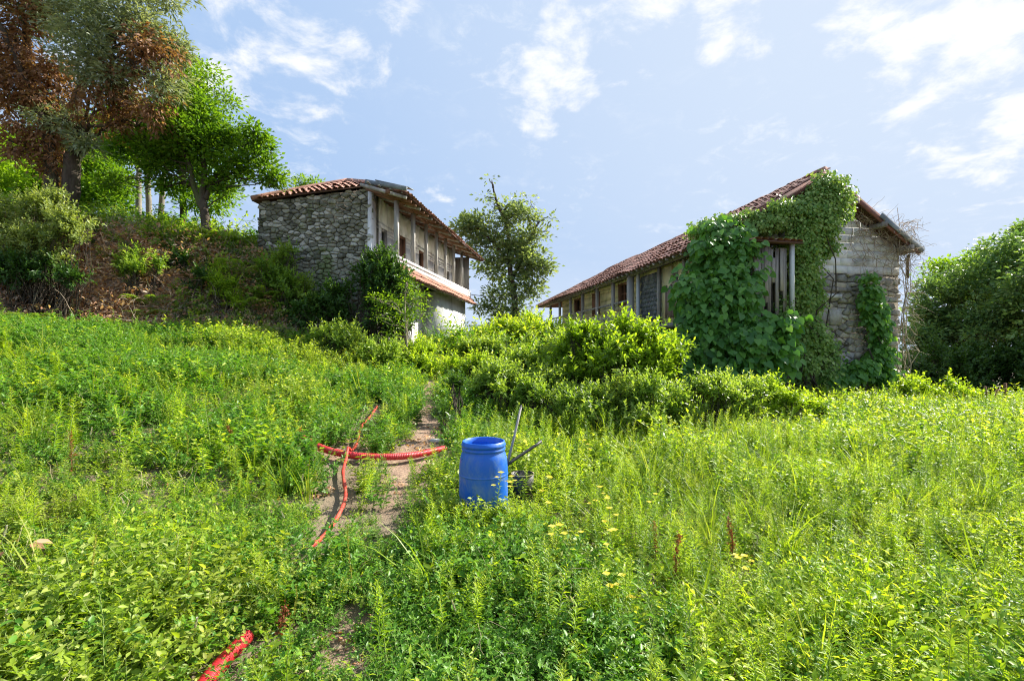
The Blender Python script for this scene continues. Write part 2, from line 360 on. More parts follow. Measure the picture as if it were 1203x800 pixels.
M_slate = surf('grey_scale', (.10,.11,.12), (.17,.18,.19), 3, .8, .4, rnd=.25)
M_verge = surf('grey_verge_board', (.26,.29,.31), (.17,.185,.19), 3, .8, .4)
M_vergeR = surf('rust_verge_board', (.24,.10,.075), (.15,.08,.065), 3, .85, .4)
M_metal = surf('old_iron', (.09,.08,.075), (.15,.11,.08), 5, .6, .3)
def plastic(name, c, rough=.38, dusty=(.3,.3,.3), amt=.35):
    m, t = newmat(name); L = t.links
    d = maprange(t, noisen(t, 5, 8, .7, wpos(t, (1,1,.6)), .5), .45, .75, 0, amt)
    cc = mixc(t, d, c, dusty)
    p = N(t, 'ShaderNodeBsdfPrincipled'); L.new(cc, p.inputs['Base Color'])
    L.new(maprange(t, noisen(t, 9, 5, .6, wpos(t)), .3, .7, rough-.08, rough+.2), p.inputs['Roughness'])
    b = N(t, 'ShaderNodeBump'); b.inputs['Strength'].default_value = .15; b.inputs['Distance'].default_value = .01
    L.new(noisen(t, 40, 4, .6, wpos(t)), b.inputs['Height']); L.new(b.outputs[0], p.inputs['Normal'])
    o = N(t, 'ShaderNodeOutputMaterial'); L.new(p.outputs[0], o.inputs[0]); return m
M_blue = plastic('blue_barrel_plastic', (.006,.12,.58), .34, (.16,.25,.40), .75)
M_blueL = plastic('pale_blue_sheet', (.10,.34,.68), .45, (.5,.55,.6), .6)
M_red = plastic('red_conduit_plastic', (.52,.018,.025), .4, (.5,.2,.15), .4)
M_orange = plastic('orange_red_hose_plastic', (.58,.04,.025), .45, (.45,.22,.12), .5)
M_yel = plastic('yellow_cord_plastic', (.62,.45,.03), .5, (.4,.35,.15), .4)
M_black = plastic('black_rubber', (.02,.02,.022), .5, (.12,.11,.09), .4)

# ------------------------------------------------------------------ ground
def build_ground():
    xs = np.unique(np.r_[np.linspace(-1500, -60, 12), np.linspace(-60, -18, 22), np.linspace(-18, 18, 241), np.linspace(18, 60, 22), np.linspace(60, 1500, 12)])
    ys = np.unique(np.r_[np.linspace(-200, -5, 8), np.linspace(-5, 26, 208), np.linspace(26, 70, 22), np.linspace(70, 2000, 14)])
    X, Y = np.meshgrid(xs, ys); x = X.ravel(); y = Y.ravel()
    xc = np.clip(x, -60, 60); yc = np.clip(y, -12, 70)
    z = gz(xc, yc)
    far = np.clip(np.hypot(x-xc, y-yc)/150, 0, 1); z = z*(1-far)+(-6)*far
    nx, ny = len(xs), len(ys); i = np.arange(nx*ny).reshape(ny, nx)
    F = np.c_[i[:-1, :-1].ravel(), i[:-1, 1:].ravel(), i[1:, 1:].ravel(), i[1:, :-1].ravel()]
    m, t = newmat('ground'); L = t.links; w = wpos(t)
    g1 = mixc(t, maprange(t, noisen(t, 1.5, 6, .6, w), .35, .65), (.17,.125,.075), (.26,.20,.13))
    s1 = mixc(t, maprange(t, noisen(t, 4, 8, .7, w), .35, .65), (.24,.15,.10), (.40,.27,.18))
    s1 = mixc(t, maprange(t, noisen(t, 11, 5, .7, w), .55, .7, 0, .7), s1, (.12,.075,.045))
    c = mixc(t, attr(t, 'rnd'), g1, s1)
    p = N(t, 'ShaderNodeBsdfPrincipled'); L.new(c, p.inputs['Base Color']); p.inputs['Roughness'].default_value = .95
    b = N(t, 'ShaderNodeBump'); b.inputs['Strength'].default_value = 1; b.inputs['Distance'].default_value = .05; L.new(noisen(t, 14, 8, .7, w), b.inputs['Height']); L.new(b.outputs[0], p.inputs['Normal'])
    o = N(t, 'ShaderNodeOutputMaterial'); L.new(p.outputs[0], o.inputs[0])
    soil = np.clip(path_mask(x, y)*1.3+bank_mask(x, y), 0, 1)
    ob = part('ground', (np.c_[x, y, z], F, soil), m, None, True, loc=(0, 0, 0))
    props(ob, 'uneven field floor of earth rising to a bank on the left', None, None, 'structure')
PATH = None
def path_mask(x, y):
    """1 on the bare trodden path, 0 off it"""
    global PATH
    if PATH is None:
        PATH = [(G(a, b), w) for a, b, w in ((400,790,.02),(404,750,.07),(422,718,.05),(438,680,.015),(442,640,.015),(458,605,.04),(468,570,.15),(486,545,.30),(506,514,.28),(506,490,.18),(502,465,.2),(512,440,.1))]
    p = np.c_[x, y]; best = np.zeros(len(p))
    for (a, wa), (b, wb) in zip(PATH[:-1], PATH[1:]):
        ab = b[:2]-a[:2]; t = np.clip(((p-a[:2])@ab)/(ab@ab+1e-9), 0, 1); d = np.linalg.norm(p-(a[:2]+t[:, None]*ab), axis=1)
        best = np.maximum(best, 1-sstep((d/(wa+(wb-wa)*t)-.6)/.8))
    for (px, py, r) in ((385,535,.28),(430,520,.3),(620,690,.10),(600,720,.10),(700,700,.1)):
        c = G(px, py); best = np.maximum(best, .9*(1-sstep((np.linalg.norm(p-c[:2], axis=1)/r-.5)/.8)))
    return best*np.clip(.45+1.1*vnoise(p, 5), 0, 1)
def path_mask2(x, y):
    """wide, soft: plants are shorter beside the trodden line"""
    p = np.c_[x, y]; d = np.full(len(p), 9.)
    for (a, wa), (b, wb) in zip(PATH[:-1], PATH[1:]):
        ab = b[:2]-a[:2]; t = np.clip(((p-a[:2])@ab)/(ab@ab+1e-9), 0, 1); d = np.minimum(d, np.linalg.norm(p-(a[:2]+t[:, None]*ab), axis=1))
    c = G(428, 540); d = np.minimum(d, np.hypot((p[:, 0]-c[0])/1.5, (p[:, 1]-c[1])/1.1)*.8)
    return 1-sstep((d-.08)/.35)
def bank_mask(x, y):
    yb = np.interp(x, [-60, -14, -12, -10, -7.4, -5, -4], [8, 10.6, 11.2, 12.0, 12.9, 13.9, 14.4])
    t = (y-yb)/2.7
    return sstep((t+.12)/.15)*(1-sstep((t-1.0)/.3))*(x < -4.6)
build_ground()

# ------------------------------------------------------------------ scatter (ground cover that nobody could count)
NG = {}
def scatter(name, label, catg, protos, P, scl, idx=None, tilt=.15, kind='stuff'):
    n = len(P); col = bpy.data.collections.new(name+'_kinds')
    for k, (g, mats) in enumerate(protos):
        me = mesh('%s_%02d' % (name, k), g[0], g[1], None, g[2])
        for mm in mats: me.materials.append(mm)
        if len(g) > 3: me.polygons.foreach_set('material_index', np.asarray(g[3], np.int32))
        col.objects.link(bpy.data.objects.new('%s_%02d' % (name, k), me))
    me = bpy.data.meshes.new(name); me.vertices.add(n); me.vertices.foreach_set('co', np.asarray(P, np.float32).ravel())
    rot = np.c_[rng.normal(0, tilt, n), rng.normal(0, tilt, n), rng.random(n)*6.283].astype(np.float32)
    a = me.attributes.new('rot', 'FLOAT_VECTOR', 'POINT'); a.data.foreach_set('vector', rot.ravel())
    a = me.attributes.new('scl', 'FLOAT', 'POINT'); a.data.foreach_set('value', np.asarray(scl, np.float32))
    a = me.attributes.new('idx', 'INT', 'POINT'); a.data.foreach_set('value', (idx if idx is not None else rng.integers(0, len(protos), n)).astype(np.int32))
    o = bpy.data.objects.new(name, me); COL.objects.link(o); props(o, label, catg, None, kind)
    t = bpy.data.node_groups.new(name+'_nodes', 'GeometryNodeTree')
    t.interface.new_socket('Geometry', in_out='INPUT', socket_type='NodeSocketGeometry'); t.interface.new_socket('Geometry', in_out='OUTPUT', socket_type='NodeSocketGeometry')
    gi = t.nodes.new('NodeGroupInput'); go = t.nodes.new('NodeGroupOutput'); ip = t.nodes.new('GeometryNodeInstanceOnPoints')
    ci = t.nodes.new('GeometryNodeCollectionInfo'); ci.inputs['Collection'].default_value = col; ci.inputs['Separate Children'].default_value = True; ci.inputs['Reset Children'].default_value = True
    def na(nm, ty):
        x = t.nodes.new('GeometryNodeInputNamedAttribute'); x.data_type = ty; x.inputs['Name'].default_value = nm; return x.outputs['Attribute']
    t.links.new(gi.outputs[0], ip.inputs['Points']); t.links.new(ci.outputs[0], ip.inputs['Instance']); ip.inputs['Pick Instance'].default_value = True
    t.links.new(na('idx', 'INT'), ip.inputs['Instance Index']); t.links.new(na('rot', 'FLOAT_VECTOR'), ip.inputs['Rotation']); t.links.new(na('scl', 'FLOAT'), ip.inputs['Scale'])
    t.links.new(ip.outputs[0], go.inputs[0])
    md = o.modifiers.new('scatter', 'NODES'); md.node_group = t
    return o
def tagm(g, mi): return (g[0], g[1], g[2] if len(g) > 2 else np.full(len(g[0]), .5), np.full(len(g[1]), mi))
def catm(*gs):
    V = []; F = []; Rr = []; Mi = []; n = 0
    for g in gs: V.append(g[0]); F.append(np.asarray(g[1])+n); n += len(g[0]); Rr.append(g[2]); Mi.append(g[3])
    return np.concatenate(V), np.concatenate(F), np.concatenate(Rr), np.concatenate(Mi)
def stem_pts(h, lean, n=5, bend=.3):
    a = rng.random()*6.283; d = np.array([math.cos(a), math.sin(a)]); t = np.linspace(0, 1, n)
    xy = d[None]*((lean*h)*(t**1.5))[:, None]+rng.normal(0, .01, (n, 2))*t[:, None]
    return np.c_[xy, h*t*(1-.25*lean*t)]
def along(P, t):
    s = np.linspace(0, 1, len(P)); return np.c_[[np.interp(t, s, P[:, k]) for k in range(3)]].T
# plant kinds ---------------------------------------------------------
def low_weed(ns=9, h=(.10, .24), ll=.042, lw=.026, r=.09, kind='oval', step=.026):
    gs = []
    for _ in range(ns):
        hh = rng.uniform(*h); P = stem_pts(hh, rng.uniform(.2, 1.1), 4); P[:, :2] += rng.normal(0, r*.6, 2)
        gs.append(tagm(tube(P, np.linspace(.0022, .001, 4), 3, False), 1))
        n = int(hh/step)*2; t = np.repeat(np.linspace(.15, 1, n//2), 2)
        az = np.arange(n)*np.pi+np.repeat(np.arange(n//2)*1.7, 2)+rng.normal(0, .3, n)
        D = np.c_[np.cos(az), np.sin(az), rng.normal(.4, .45, n)]; U = np.c_[rng.normal(0, .5, n), rng.normal(0, .5, n), np.ones(n)]
        s = ll*rng.uniform(.5, 1.25, n)*(1.1-.35*t)
        gs.append(tagm(leaves(along(P, t), D, U, s, s*lw/ll, kind, np.clip(rng.random(n)*.7+t*.3, 0, 1)), 0))
    return catm(*gs)
def tall_weed(h=.5, n=60, ll=.06, lw=.010, kind='lance', lean=.12, droop=.9, nst=1, head=None):
    gs = []
    for _ in range(nst):
        hh = h*rng.uniform(.75, 1.1); P = stem_pts(hh, rng.uniform(0, lean*2), 5)
        if nst > 1: P[:, :2] += rng.normal(0, .03, 2)
        gs.append(tagm(tube(P, np.linspace(.003, .0012, 5), 3, False), 1))
        t = np.linspace(.05, 1, n)**.85; az = np.arange(n)*2.4+rng.normal(0, .3, n)
        up = droop*(.45+.9*t**2)+rng.normal(0, .15, n); D = np.c_[np.cos(az), np.sin(az), up]
        s = ll*(1.1-.62*t**2)*rng.uniform(.75, 1.15, n)
        U = np.c_[-np.cos(az)*.5, -np.sin(az)*.5, np.ones(n)]+rng.normal(0, .2, (n, 3))
        gs.append(tagm(leaves(along(P, t), D, U, s, s*lw/ll, kind, np.clip(rng.random(n)*.5+t*.5, 0, 1)), 0))
        if head:
            k = 90; tt = rng.uniform(head, 1, k); az = rng.random(k)*6.283; D = np.c_[np.cos(az), np.sin(az), rng.uniform(.3, 1.5, k)]
            gs.append(tagm(leaves(along(P, tt), D, rdir(k), .014*(1.5-tt), .009, 'diamond'), 2))
    return catm(*gs)
def grass_tuft(n=26, h=.36, w=.0055, spread=.5, r=.05):
    az = rng.random(n)*6.283; P = np.c_[np.cos(az)*r*rng.random(n), np.sin(az)*r*rng.random(n), np.zeros(n)]
    D = np.c_[np.cos(az)*spread*rng.random(n), np.sin(az)*spread*rng.random(n), np.ones(n)]
    U = np.c_[-np.cos(az)*1.0, -np.sin(az)*1.0, .25*np.ones(n)]
    L = h*rng.uniform(.5, 1.15, n); return tagm(leaves(P, D, U, L, w*rng.uniform(.7, 1.2, n), 'blade'), 0)
def broad_plant(n=22, h=.5, ll=.15, lw=.055, nst=3):
    gs = []
    for _ in range(nst):
        P = stem_pts(h*rng.uniform(.6, 1.1), rng.uniform(.1, .6), 5); P[:, :2] += rng.normal(0, .04, 2)
        gs.append(tagm(tube(P, np.linspace(.006, .002, 5), 4, False), 1))
        t = np.linspace(.2, 1, n); az = np.arange(n)*2.4+rng.normal(0, .3, n)
        D = np.c_[np.cos(az), np.sin(az), rng.normal(.35, .25, n)]; s = ll*(1.05-.5*t)*rng.uniform(.7, 1.1, n)
        U = np.c_[rng.normal(0, .2, n), rng.normal(0, .2, n), np.ones(n)]
        gs.append(tagm(leaves(along(P, t), D, U, s, s*lw/ll, 'oval'), 0))
    return catm(*gs)
def frond_geo(base, d, L, w, npair=15, rise=.6):
    """one fern frond: arching midrib with tapering pinnae"""
    d = np.array([d[0], d[1], 0.]); d = d/np.linalg.norm(d); t = np.linspace(0, 1, 8)
    P = base+d*(L*t*(1-.1*t))[:, None]+np.array([0, 0, 1.])*(L*rise*(t-.75*t*t))[:, None]
    gs = [tagm(tube(P, np.linspace(.004, .0015, 8), 3, False), 1)]
    tt = np.linspace(.12, .98, npair); Q = along(P, tt); s = np.array([-d[1], d[0], 0])
    for sg in (-1, 1):
        D = s*sg+d*.45+np.array([0, 0, -.1]); D = np.tile(D, (npair, 1))+rng.normal(0, .08, (npair, 3))
        ln = w*np.sin(np.pi*np.clip(tt*.9+.12, 0, 1))**.8*(1.1-.45*tt)
        gs.append(tagm(leaves(Q, D, np.tile([0, 0, 1.], (npair, 1)), ln, np.full(npair, L/npair*1.15), 'lance', rng.random(npair)*.4+.6*rng.random()), 0))
    return catm(*gs)
def fern(n=7, L=.8, w=.2):
    gs = []
    for k in range(n):
        a = k*6.283/n+rng.normal(0, .3); gs.append(frond_geo(np.zeros(3), (math.cos(a), math.sin(a)), L*rng.uniform(.7, 1.1), w, 15, rng.uniform(.5, 1.1)))
    return catm(*gs)
def litter(n=40, r=.3):
    P = np.c_[rng.normal(0, r*.5, (n, 2)), rng.uniform(0, .06, n)]; D = rdir(n); D[:, 2] *= .4
    U = rdir(n, 1.2); s = rng.uniform(.05, .12, n); return tagm(leaves(P, D, U, s, s*.5, 'oval'), 0)
def twigs_geo(n=14, r=.3, L=.5, rad=.004, down=-.2):
    gs = []
    for _ in range(n):
        p = np.array([*rng.normal(0, r*.5, 2), rng.uniform(0, .15)]); d = rdir(1, down)[0]; Q = [p]
        for k in range(5): d = unit(d+rng.normal(0, .35, 3)+np.array([0, 0, -.1])); Q.append(Q[-1]+d*L/5*rng.uniform(.6, 1.3))
        gs.append(tagm(tube(np.array(Q), np.linspace(rad, rad*.4, 6), 3, False), 0))
    return catm(*gs)

PLINE = None
def pipe_mask(x, y):
    """1 where the pipes lie and press the weeds down"""
    global PLINE
    if PLINE is None:
        PLINE = [[G(a, b)[:2] for a, b in q] for q in ([(340,520),(357,525),(376,537),(405,545),(440,548),(482,546),(527,537)], [(443,481),(424,508),(419,528),(409,543),(403,562),(406,588),(401,610),(386,632),(370,650)], [(278,778),(262,797),(241,824),(215,860)])]
    p = np.c_[x, y]; best = np.zeros(len(p))
    for q in PLINE:
        for a, b in zip(q[:-1], q[1:]):
            ab = b-a; t = np.clip(((p-a)@ab)/(ab@ab+1e-9), 0, 1); v = p-(a+t[:, None]*ab); v[:, 1] = np.where(v[:, 1] < 0, v[:, 1]*.34, v[:, 1]); best = np.maximum(best, 1-sstep((np.linalg.norm(v, axis=1)-.10)/.12))
    return best
def field_pts(dens, y0, y1, seed, mask=None, xlim=1.14, pathk=1.0):
    """random ground points in the part of the field the photo could see"""
    r = np.random.default_rng(seed); A = xlim*(y1*y1-y0*y0)+2*(y1-y0); n = int(A*dens)
    y = np.sqrt(r.uniform(y0*y0, y1*y1, n)); x = r.uniform(-1, 1, n)*(y*xlim+1.0)
    k = np.ones(n)
    if pathk: k = 1-pathk*np.clip(path_mask(x, y)*1.25, 0, 1)
    # keep off the bank face, the two houses and the barrel
    k = k*(1-(bank_mask(x, y) > .3))
    k = k*(1-((x > 5.2-.18*(y-13.4)) & (y > 13.1+.18*(x-5.3)) & (y < 32)))
    k = k*(1-((x > -8.6) & (x < -3.3+.154*(y-15)) & (y > 15)))
    k = k*(np.hypot(x+.265, y-4.5) > .235)
    k = k*(1-pipe_mask(x, y))
    k = k*(1-.1*path_mask2(x, y)*(pathk > 0))
    if mask is not None: k = k*mask(x, y)
    k = (r.random(n) < k); x, y = x[k], y[k]
    return np.c_[x, y, gz(x, y)-.01]
def nz(x, y, s, lo, hi, o=0): return np.clip((fbm(np.c_[x+o, y], s, 2)-lo)/(hi-lo), 0, 1)
def build_cover():
    r = np.random.default_rng(3)
    def S(n, a, b): return r.uniform(a, b, n)
    thin = lambda x, y: 1-.0*x
    # mints and chickweeds: the low carpet
    pr = [(low_weed(9, (.12, .32), .042, .026, .1), [M_weed, M_stem]) for _ in range(3)]+[(low_weed(6, (.16, .42), .052, .020, .1, 'lance', .03), [M_weed, M_stem])]+[(low_weed(8, (.10, .28), .05, .032, .1), [M_weedY, M_stem]), (low_weed(7, (.15, .38), .06, .022, .1, 'lance', .032), [M_weedY, M_stem])]+[(low_weed(10, (.14, .34), .036, .014, .1, 'lance', .02), [M_weedG, M_stem]), (low_weed(9, (.12, .30), .046, .026, .1), [M_weedG, M_stem])]
    a = field_pts(125, 1.4, 4.6, 11); b = field_pts(55, 4.6, 8, 12); c = field_pts(46, 8, 16, 13); d = field_pts(9, 16, 30, 14)
    P = np.r_[a, b, c, d]; s = np.r_[S(len(a), .6, 1.12), S(len(b), .8, 1.5), S(len(c), .85, 1.5), S(len(d), 2.5, 4)]
    s = s*(.62+.75*nz(P[:, 0], P[:, 1], .9, .3, .7))*(1-.45*np.clip(path_mask2(P[:, 0], P[:, 1]), 0, 1))
    idx = np.where(nz(P[:, 0], P[:, 1], .5, .42, .58, 50) > r.random(len(P)), r.integers(4, 8, len(P)), r.integers(0, 4, len(P)))
    hi = np.clip(.12+1.1*nz(P[:, 0], P[:, 1], .35, .45, .6, 90), 0, .8)*(P[:, 0] < .8); idx = np.where(r.random(len(P)) < hi, r.integers(6, 8, len(P)), idx)
    idx = np.where((P[:, 0] > .6) & (r.random(len(P)) < .55), r.integers(4, 6, len(P)), idx)
    scatter('low_weeds', 'carpet of small leafed green weeds covering the field', 'weeds', pr, P, s, idx, .2)
    # upright narrow leaved weeds, front and right of the path
    pr = [(tall_weed(.42, 70, .062, .011, nst=2), [M_weedY, M_stem]) for _ in range(3)]+[(tall_weed(.36, 60, .055, .012, nst=2), [M_weed, M_stem]) for _ in range(2)]+[(tall_weed(.5, 70, .07, .012), [M_weedB, M_stem])]
    m1 = lambda x, y: np.clip(.25+.9*nz(x, y, .9, .42, .6)*(x > -.6)+.5*(x > .2), 0, 1)*np.where(x < -.8, .95, 1)
    a = field_pts(34, 1.7, 4.6, 21, m1); b = field_pts(24, 4.6, 8, 22, m1); c = field_pts(15, 8, 13, 23, m1)
    P = np.r_[a, b, c]; s = np.r_[S(len(a), .55, 1.2), S(len(b), .8, 1.5), S(len(c), .7, 1.25)]
    scatter('upright_weeds', 'upright narrow leafed weeds standing above the carpet of small weeds', 'weeds', pr, P, s, None, .12)
    a = r.uniform(3.3, 6.1, 90); d = r.uniform(.24, .6, 90); x = -.265+np.cos(a)*d; y = 4.5+np.sin(a)*d; P = np.c_[x, y, gz(x, y)]
    scatter('weeds_round_barrel', 'leafy weeds crowding round the foot of the blue barrel', 'weeds', [(low_weed(9, (.14, .34), .042, .024, .08), [M_weed, M_stem]), (tall_weed(.30, 50, .05, .011, nst=2), [M_weedY, M_stem])], P, S(90, .75, 1.3), None, .15)
    # grass tufts
    pr = [(grass_tuft(), [M_grass]) for _ in range(3)]+[(grass_tuft(16, .5, .009, .8), [M_grass])]
    m2 = lambda x, y: np.clip(.08+.45*nz(x, y, .6, .47, .6, 20)*(x > .5)+.12*(x > 1.5)+.12*(y > 7)*(x > 0), 0, 1)
    a = field_pts(22, 1.6, 4.6, 31, m2); b = field_pts(18, 4.6, 9, 32, m2); c = field_pts(10, 9, 14, 33, m2)
    P = np.r_[a, b, c]; s = np.r_[S(len(a), .6, 1.3), S(len(b), .9, 1.6), S(len(c), .9, 1.4)]
    scatter('grass_tufts', 'loose tufts of long green grass on the right of the field', 'grass', pr, P, s, None, .15)
    # broad leaved plants on the left slope
    pr = [(broad_plant(), [M_weedG, M_stem]) for _ in range(2)]+[(broad_plant(18, .42, .12, .05), [M_weedG, M_stem]), (broad_plant(20, .45, .13, .045), [M_weedY, M_stem])]
    m3 = lambda x, y: np.clip((x < -1.2)*(y > 4.5)*(.25+nz(x, y, .8, .42, .6, 9)), 0, 1)
    a = field_pts(15, 4.5, 8, 41, m3); b = field_pts(16, 8, 14.5, 42, m3)
    m4 = lambda x, y: (x > 3.2)*(y > 6.5)*.9
    c = field_pts(11, 6.5, 12.5, 43, m4)
    P = np.r_[a, b, c]; s = np.r_[S(len(a), .6, 1.1), S(len(b), .4, .75), S(len(c), .5, .9)]
    scatter('broad_leafed_weeds', 'broad leafed leggy weeds at the foot of the bank and mound', 'weeds', pr, P, s, None, .15)
    # yellow seed stalks, front left
    pr = [(tall_weed(.5, 26, .03, .010, head=.35), [M_weedY, M_seed, M_seed]) for _ in range(3)]
    m5 = lambda x, y: np.clip((x < -1)*(.15+nz(x, y, 1.1, .45, .6, 31)), 0, 1)
    P = np.r_[field_pts(5, 1.6, 4, 51, m5), field_pts(1.2, 4, 8, 52, m5)]
    scatter('seed_stalks', 'thin yellow green seed stalks among the weeds on the left', 'weeds', pr, P, S(len(P), .6, 1.1), None, .12)
    # whitish flower spikes
    pr = [(tall_weed(.3, 20, .035, .012, head=.78), [M_weed, M_stem, M_white]) for _ in range(2)]
    m6 = lambda x, y: np.clip((x < -.3)*(.2+nz(x, y, .8, .45, .6, 77)), 0, 1)
    P = np.r_[field_pts(5, 1.8, 5, 61, m6), field_pts(5, 5, 9.5, 62, m6)]
    scatter('white_flower_spikes', 'small whitish flower spikes dotted among weeds on the left slope', 'flowers', pr, P, S(len(P), .7, 1.2), None, .15)
    pr = [(twigs_geo(6, .12, .35, .002, .8), [M_straw]) for _ in range(3)]
    m7 = lambda x, y: np.clip(.12+nz(x, y, 1.4, .5, .62, 41), 0, 1)
    P = np.r_[field_pts(9, 1.6, 5, 65, m7), field_pts(6, 5, 12, 66, m7)]
    scatter('dry_straw', 'dry straw coloured stalks caught between the green weeds', 'dry stalks', pr, P, S(len(P), .6, 1.1), None, .3)
    # dead leaves, on path and between plants
    pr = [(litter(26, .25), [M_litter]) for _ in range(2)]
    P = field_pts(2.2, 1.5, 9, 71, None, pathk=0)
    P = np.r_[P, field_pts(9, 1.5, 9, 72, lambda x, y: path_mask(x, y), pathk=0)]
    scatter('dry_leaf_bits', 'scraps of dry brown leaf lying on the trodden earth path', 'dead leaves', pr, P, S(len(P), .3, .6), None, .1)
    # bank
    n = 8500; x = r.uniform(-22, -4.7, n); y = r.uniform(9.5, 16.5, n); k = r.random(n) < bank_mask(x, y); x, y = x[k], y[k]; P = np.c_[x, y, gz(x, y)]
    scatter('bank_leaf_litter', 'brown dead leaves heaped over the earth bank on the left', 'dead leaves', [(litter(44, .34), [M_litter]) for _ in range(4)], P, S(len(P), .7, 1.3), None, .5)
    n = 1900; x = r.uniform(-18, -4.8, n); y = r.uniform(10, 16, n); k = r.random(n) < bank_mask(x, y)*(.45+.55*(x > -9.5)); x, y = x[k], y[k]; P = np.c_[x, y, gz(x, y)+.05]
    scatter('bank_dry_stalks', 'tangled dry stalks and roots hanging on the earth bank', 'dry stalks', [(twigs_geo(), [M_twig]) for _ in range(4)], P, S(len(P), .7, 1.5), None, .3)
    pr = [(low_weed(9, (.15, .35), .07, .04, .15), [M_mbush, M_stem]) for _ in range(2)]+[(low_weed(9, (.15, .3), .06, .03, .15), [M_dbush, M_stem]), (low_weed(9, (.15, .35), .06, .03, .15), [M_weedY, M_stem])]
    n = 2600; x = r.uniform(-18, -4.6, n); y = r.uniform(10, 16.5, n)
    pm = .03+.6*nz(x, y, .55, .50, .60, 5)*(x > -10.5)+.6*(x > -7.3)+.3*sstep((gz(x, y)-4.1)/.5)
    k = r.random(n) < bank_mask(x, y)*pm; x, y = x[k], y[k]; P = np.c_[x, y, gz(x, y)]
    scatter('bank_creepers', 'leafy creepers growing in patches over the earth bank', 'creepers', pr, P, S(len(P), .8, 1.7), None, .4)
    # plateau behind the bank
    n = 3400; x = r.uniform(-26, -8.0, n); y = r.uniform(12.8, 24, n); k = r.random(n) < (1-bank_mask(x, y)); x, y = x[k], y[k]; P = np.c_[x, y, gz(x, y)]
    scatter('bank_top_undergrowth', 'bright green undergrowth on top of the bank below the trees', 'undergrowth', [(broad_plant(16, .6, .16, .07), [M_fern, M_stem]), (broad_plant(16, .6, .14, .06), [M_mbush, M_stem])], P, S(len(P), .8, 1.6), None, .2)
build_cover()

# ------------------------------------------------------------------ trees and bushes
def crown_geo(clusters, tufts, per, ll, lw, kind='diamond', sig=.16, gap=.36, gscale=.9, up=.35, shell=2.4, droop=0.0, face=None):
    """leaf tufts spread through ellipsoid clusters (cx,cy,cz,rx,ry,rz); returns geometry and tuft centres per cluster"""
    C = np.array(clusters, float); vol = (C[:, 3]*C[:, 4]*C[:, 5])**(2/3); vol = vol/vol.sum(); Ps = []; tc = []
    for c, v in zip(C, vol):
        n = max(6, int(tufts*v)); d = rdir(n); rad = rng.random(n)**(1/shell)
        rad = rad*(.82+.36*vnoise(d*1.0+c[:3], 2.2))
        T = c[:3]+d*rad[:, None]*c[3:6]
        keep = (fbm(T, gscale, 2) > gap) | (rng.random(n) < .12); T = T[keep]; d = d[keep]
        tc.append(T)
        off = rng.normal(0, 1, (len(T), per, 3))*sig*np.array([1, 1, .6]); Pt = T[:, None]+off
        D = unit(off+.35*d[:, None]*sig)+np.array([0, 0, -droop]); Ps.append((Pt.reshape(-1, 3), D.reshape(-1, 3), np.repeat(rng.random(len(T)), per)))
    P = np.concatenate([p[0] for p in Ps]); D = np.concatenate([p[1] for p in Ps]); tr = np.concatenate([p[2] for p in Ps]); n = len(P)
    U = rdir(n, 1/max(up, .05)*.35+.5); s = ll*rng.uniform(.6, 1.25, n)
    if face is not None:
        D = unit(np.array([0, 0, -.8])+D*.75); U = unit(np.array(face)+rng.normal(0, .6, (n, 3))); s = ll*rng.uniform(.4, 1.3, n)
    return leaves(P, D, U, s, s*lw/ll, kind, np.clip(rng.random(n)*.6+tr*.4, 0, 1)), tc
def shoots_geo(clusters, n, ll, lw, kind='oval', per=14, slen=.34, gap=.33, gscale=1.5, up=.75):
    """leafy shoots growing out and up through ellipsoid clusters"""
    C = np.array(clusters, float); vol = (C[:, 3]*C[:, 4]*C[:, 5])**(2/3); vol = vol/vol.sum(); A = []; tc = []
    for c, v in zip(C, vol):
        k = max(5, int(n*v)); d = rdir(k, .25); rad = rng.random(k)**.45*(.62+.6*vnoise(d+c[:3], 2.6)); T = c[:3]+d*rad[:, None]*c[3:6]
        keep = (fbm(T, gscale, 2) > gap); T = T[keep]; d = d[keep]; tc.append(T); A.append((T, d))
    T = np.concatenate([a[0] for a in A]); d = np.concatenate([a[1] for a in A]); k = len(T)
    D = unit(d*.7+np.array([0, 0, up])+rng.normal(0, .35, (k, 3))); L = slen*rng.uniform(.45, 1.35, k)
    t = np.linspace(0, 1, per)[None]; bend = rng.normal(0, .12, (k, 1, 3)); base = T[:, None]+D[:, None]*(L[:, None, None]*t[..., None])+bend*(L[:, None, None]*(t**2)[..., None])
    az = np.arange(per)[None]*2.4+rng.random((k, 1))*6.28; s1 = unit(np.cross(D, [0.3, .2, 1.])); s2 = np.cross(D, s1)
    rad = np.cos(az)[..., None]*s1[:, None]+np.sin(az)[..., None]*s2[:, None]; LD = unit(rad*(1.1-.5*t[..., None])+D[:, None]*(.35+.7*t[..., None])+rng.normal(0, .18, (k, per, 3)))
    U = D[:, None]*1.0+np.array([0, 0, .5])+rng.normal(0, .35, (k, per, 3)); s = ll*(1.15-.55*t)*rng.uniform(.7, 1.2, (k, per)); tone = np.clip(.15+.35*rng.random((k, 1))+.35*t+rng.normal(0, .13, (k, per)), 0, 1)
    m = k*per; return leaves(base.reshape(m, 3), LD.reshape(m, 3), U.reshape(m, 3), s.ravel(), s.ravel()*lw/ll, kind, tone.ravel()), tc
def kink(a, b, n=6, amp=.08, sag=0):
    a = np.asarray(a, float); b = np.asarray(b, float); t = np.linspace(0, 1, n); L = np.linalg.norm(b-a)
    P = a+(b-a)*t[:, None]+rng.normal(0, amp*L, (n, 3))*np.sin(np.pi*t)[:, None]; P[:, 2] += sag*L*np.sin(np.pi*t); return P
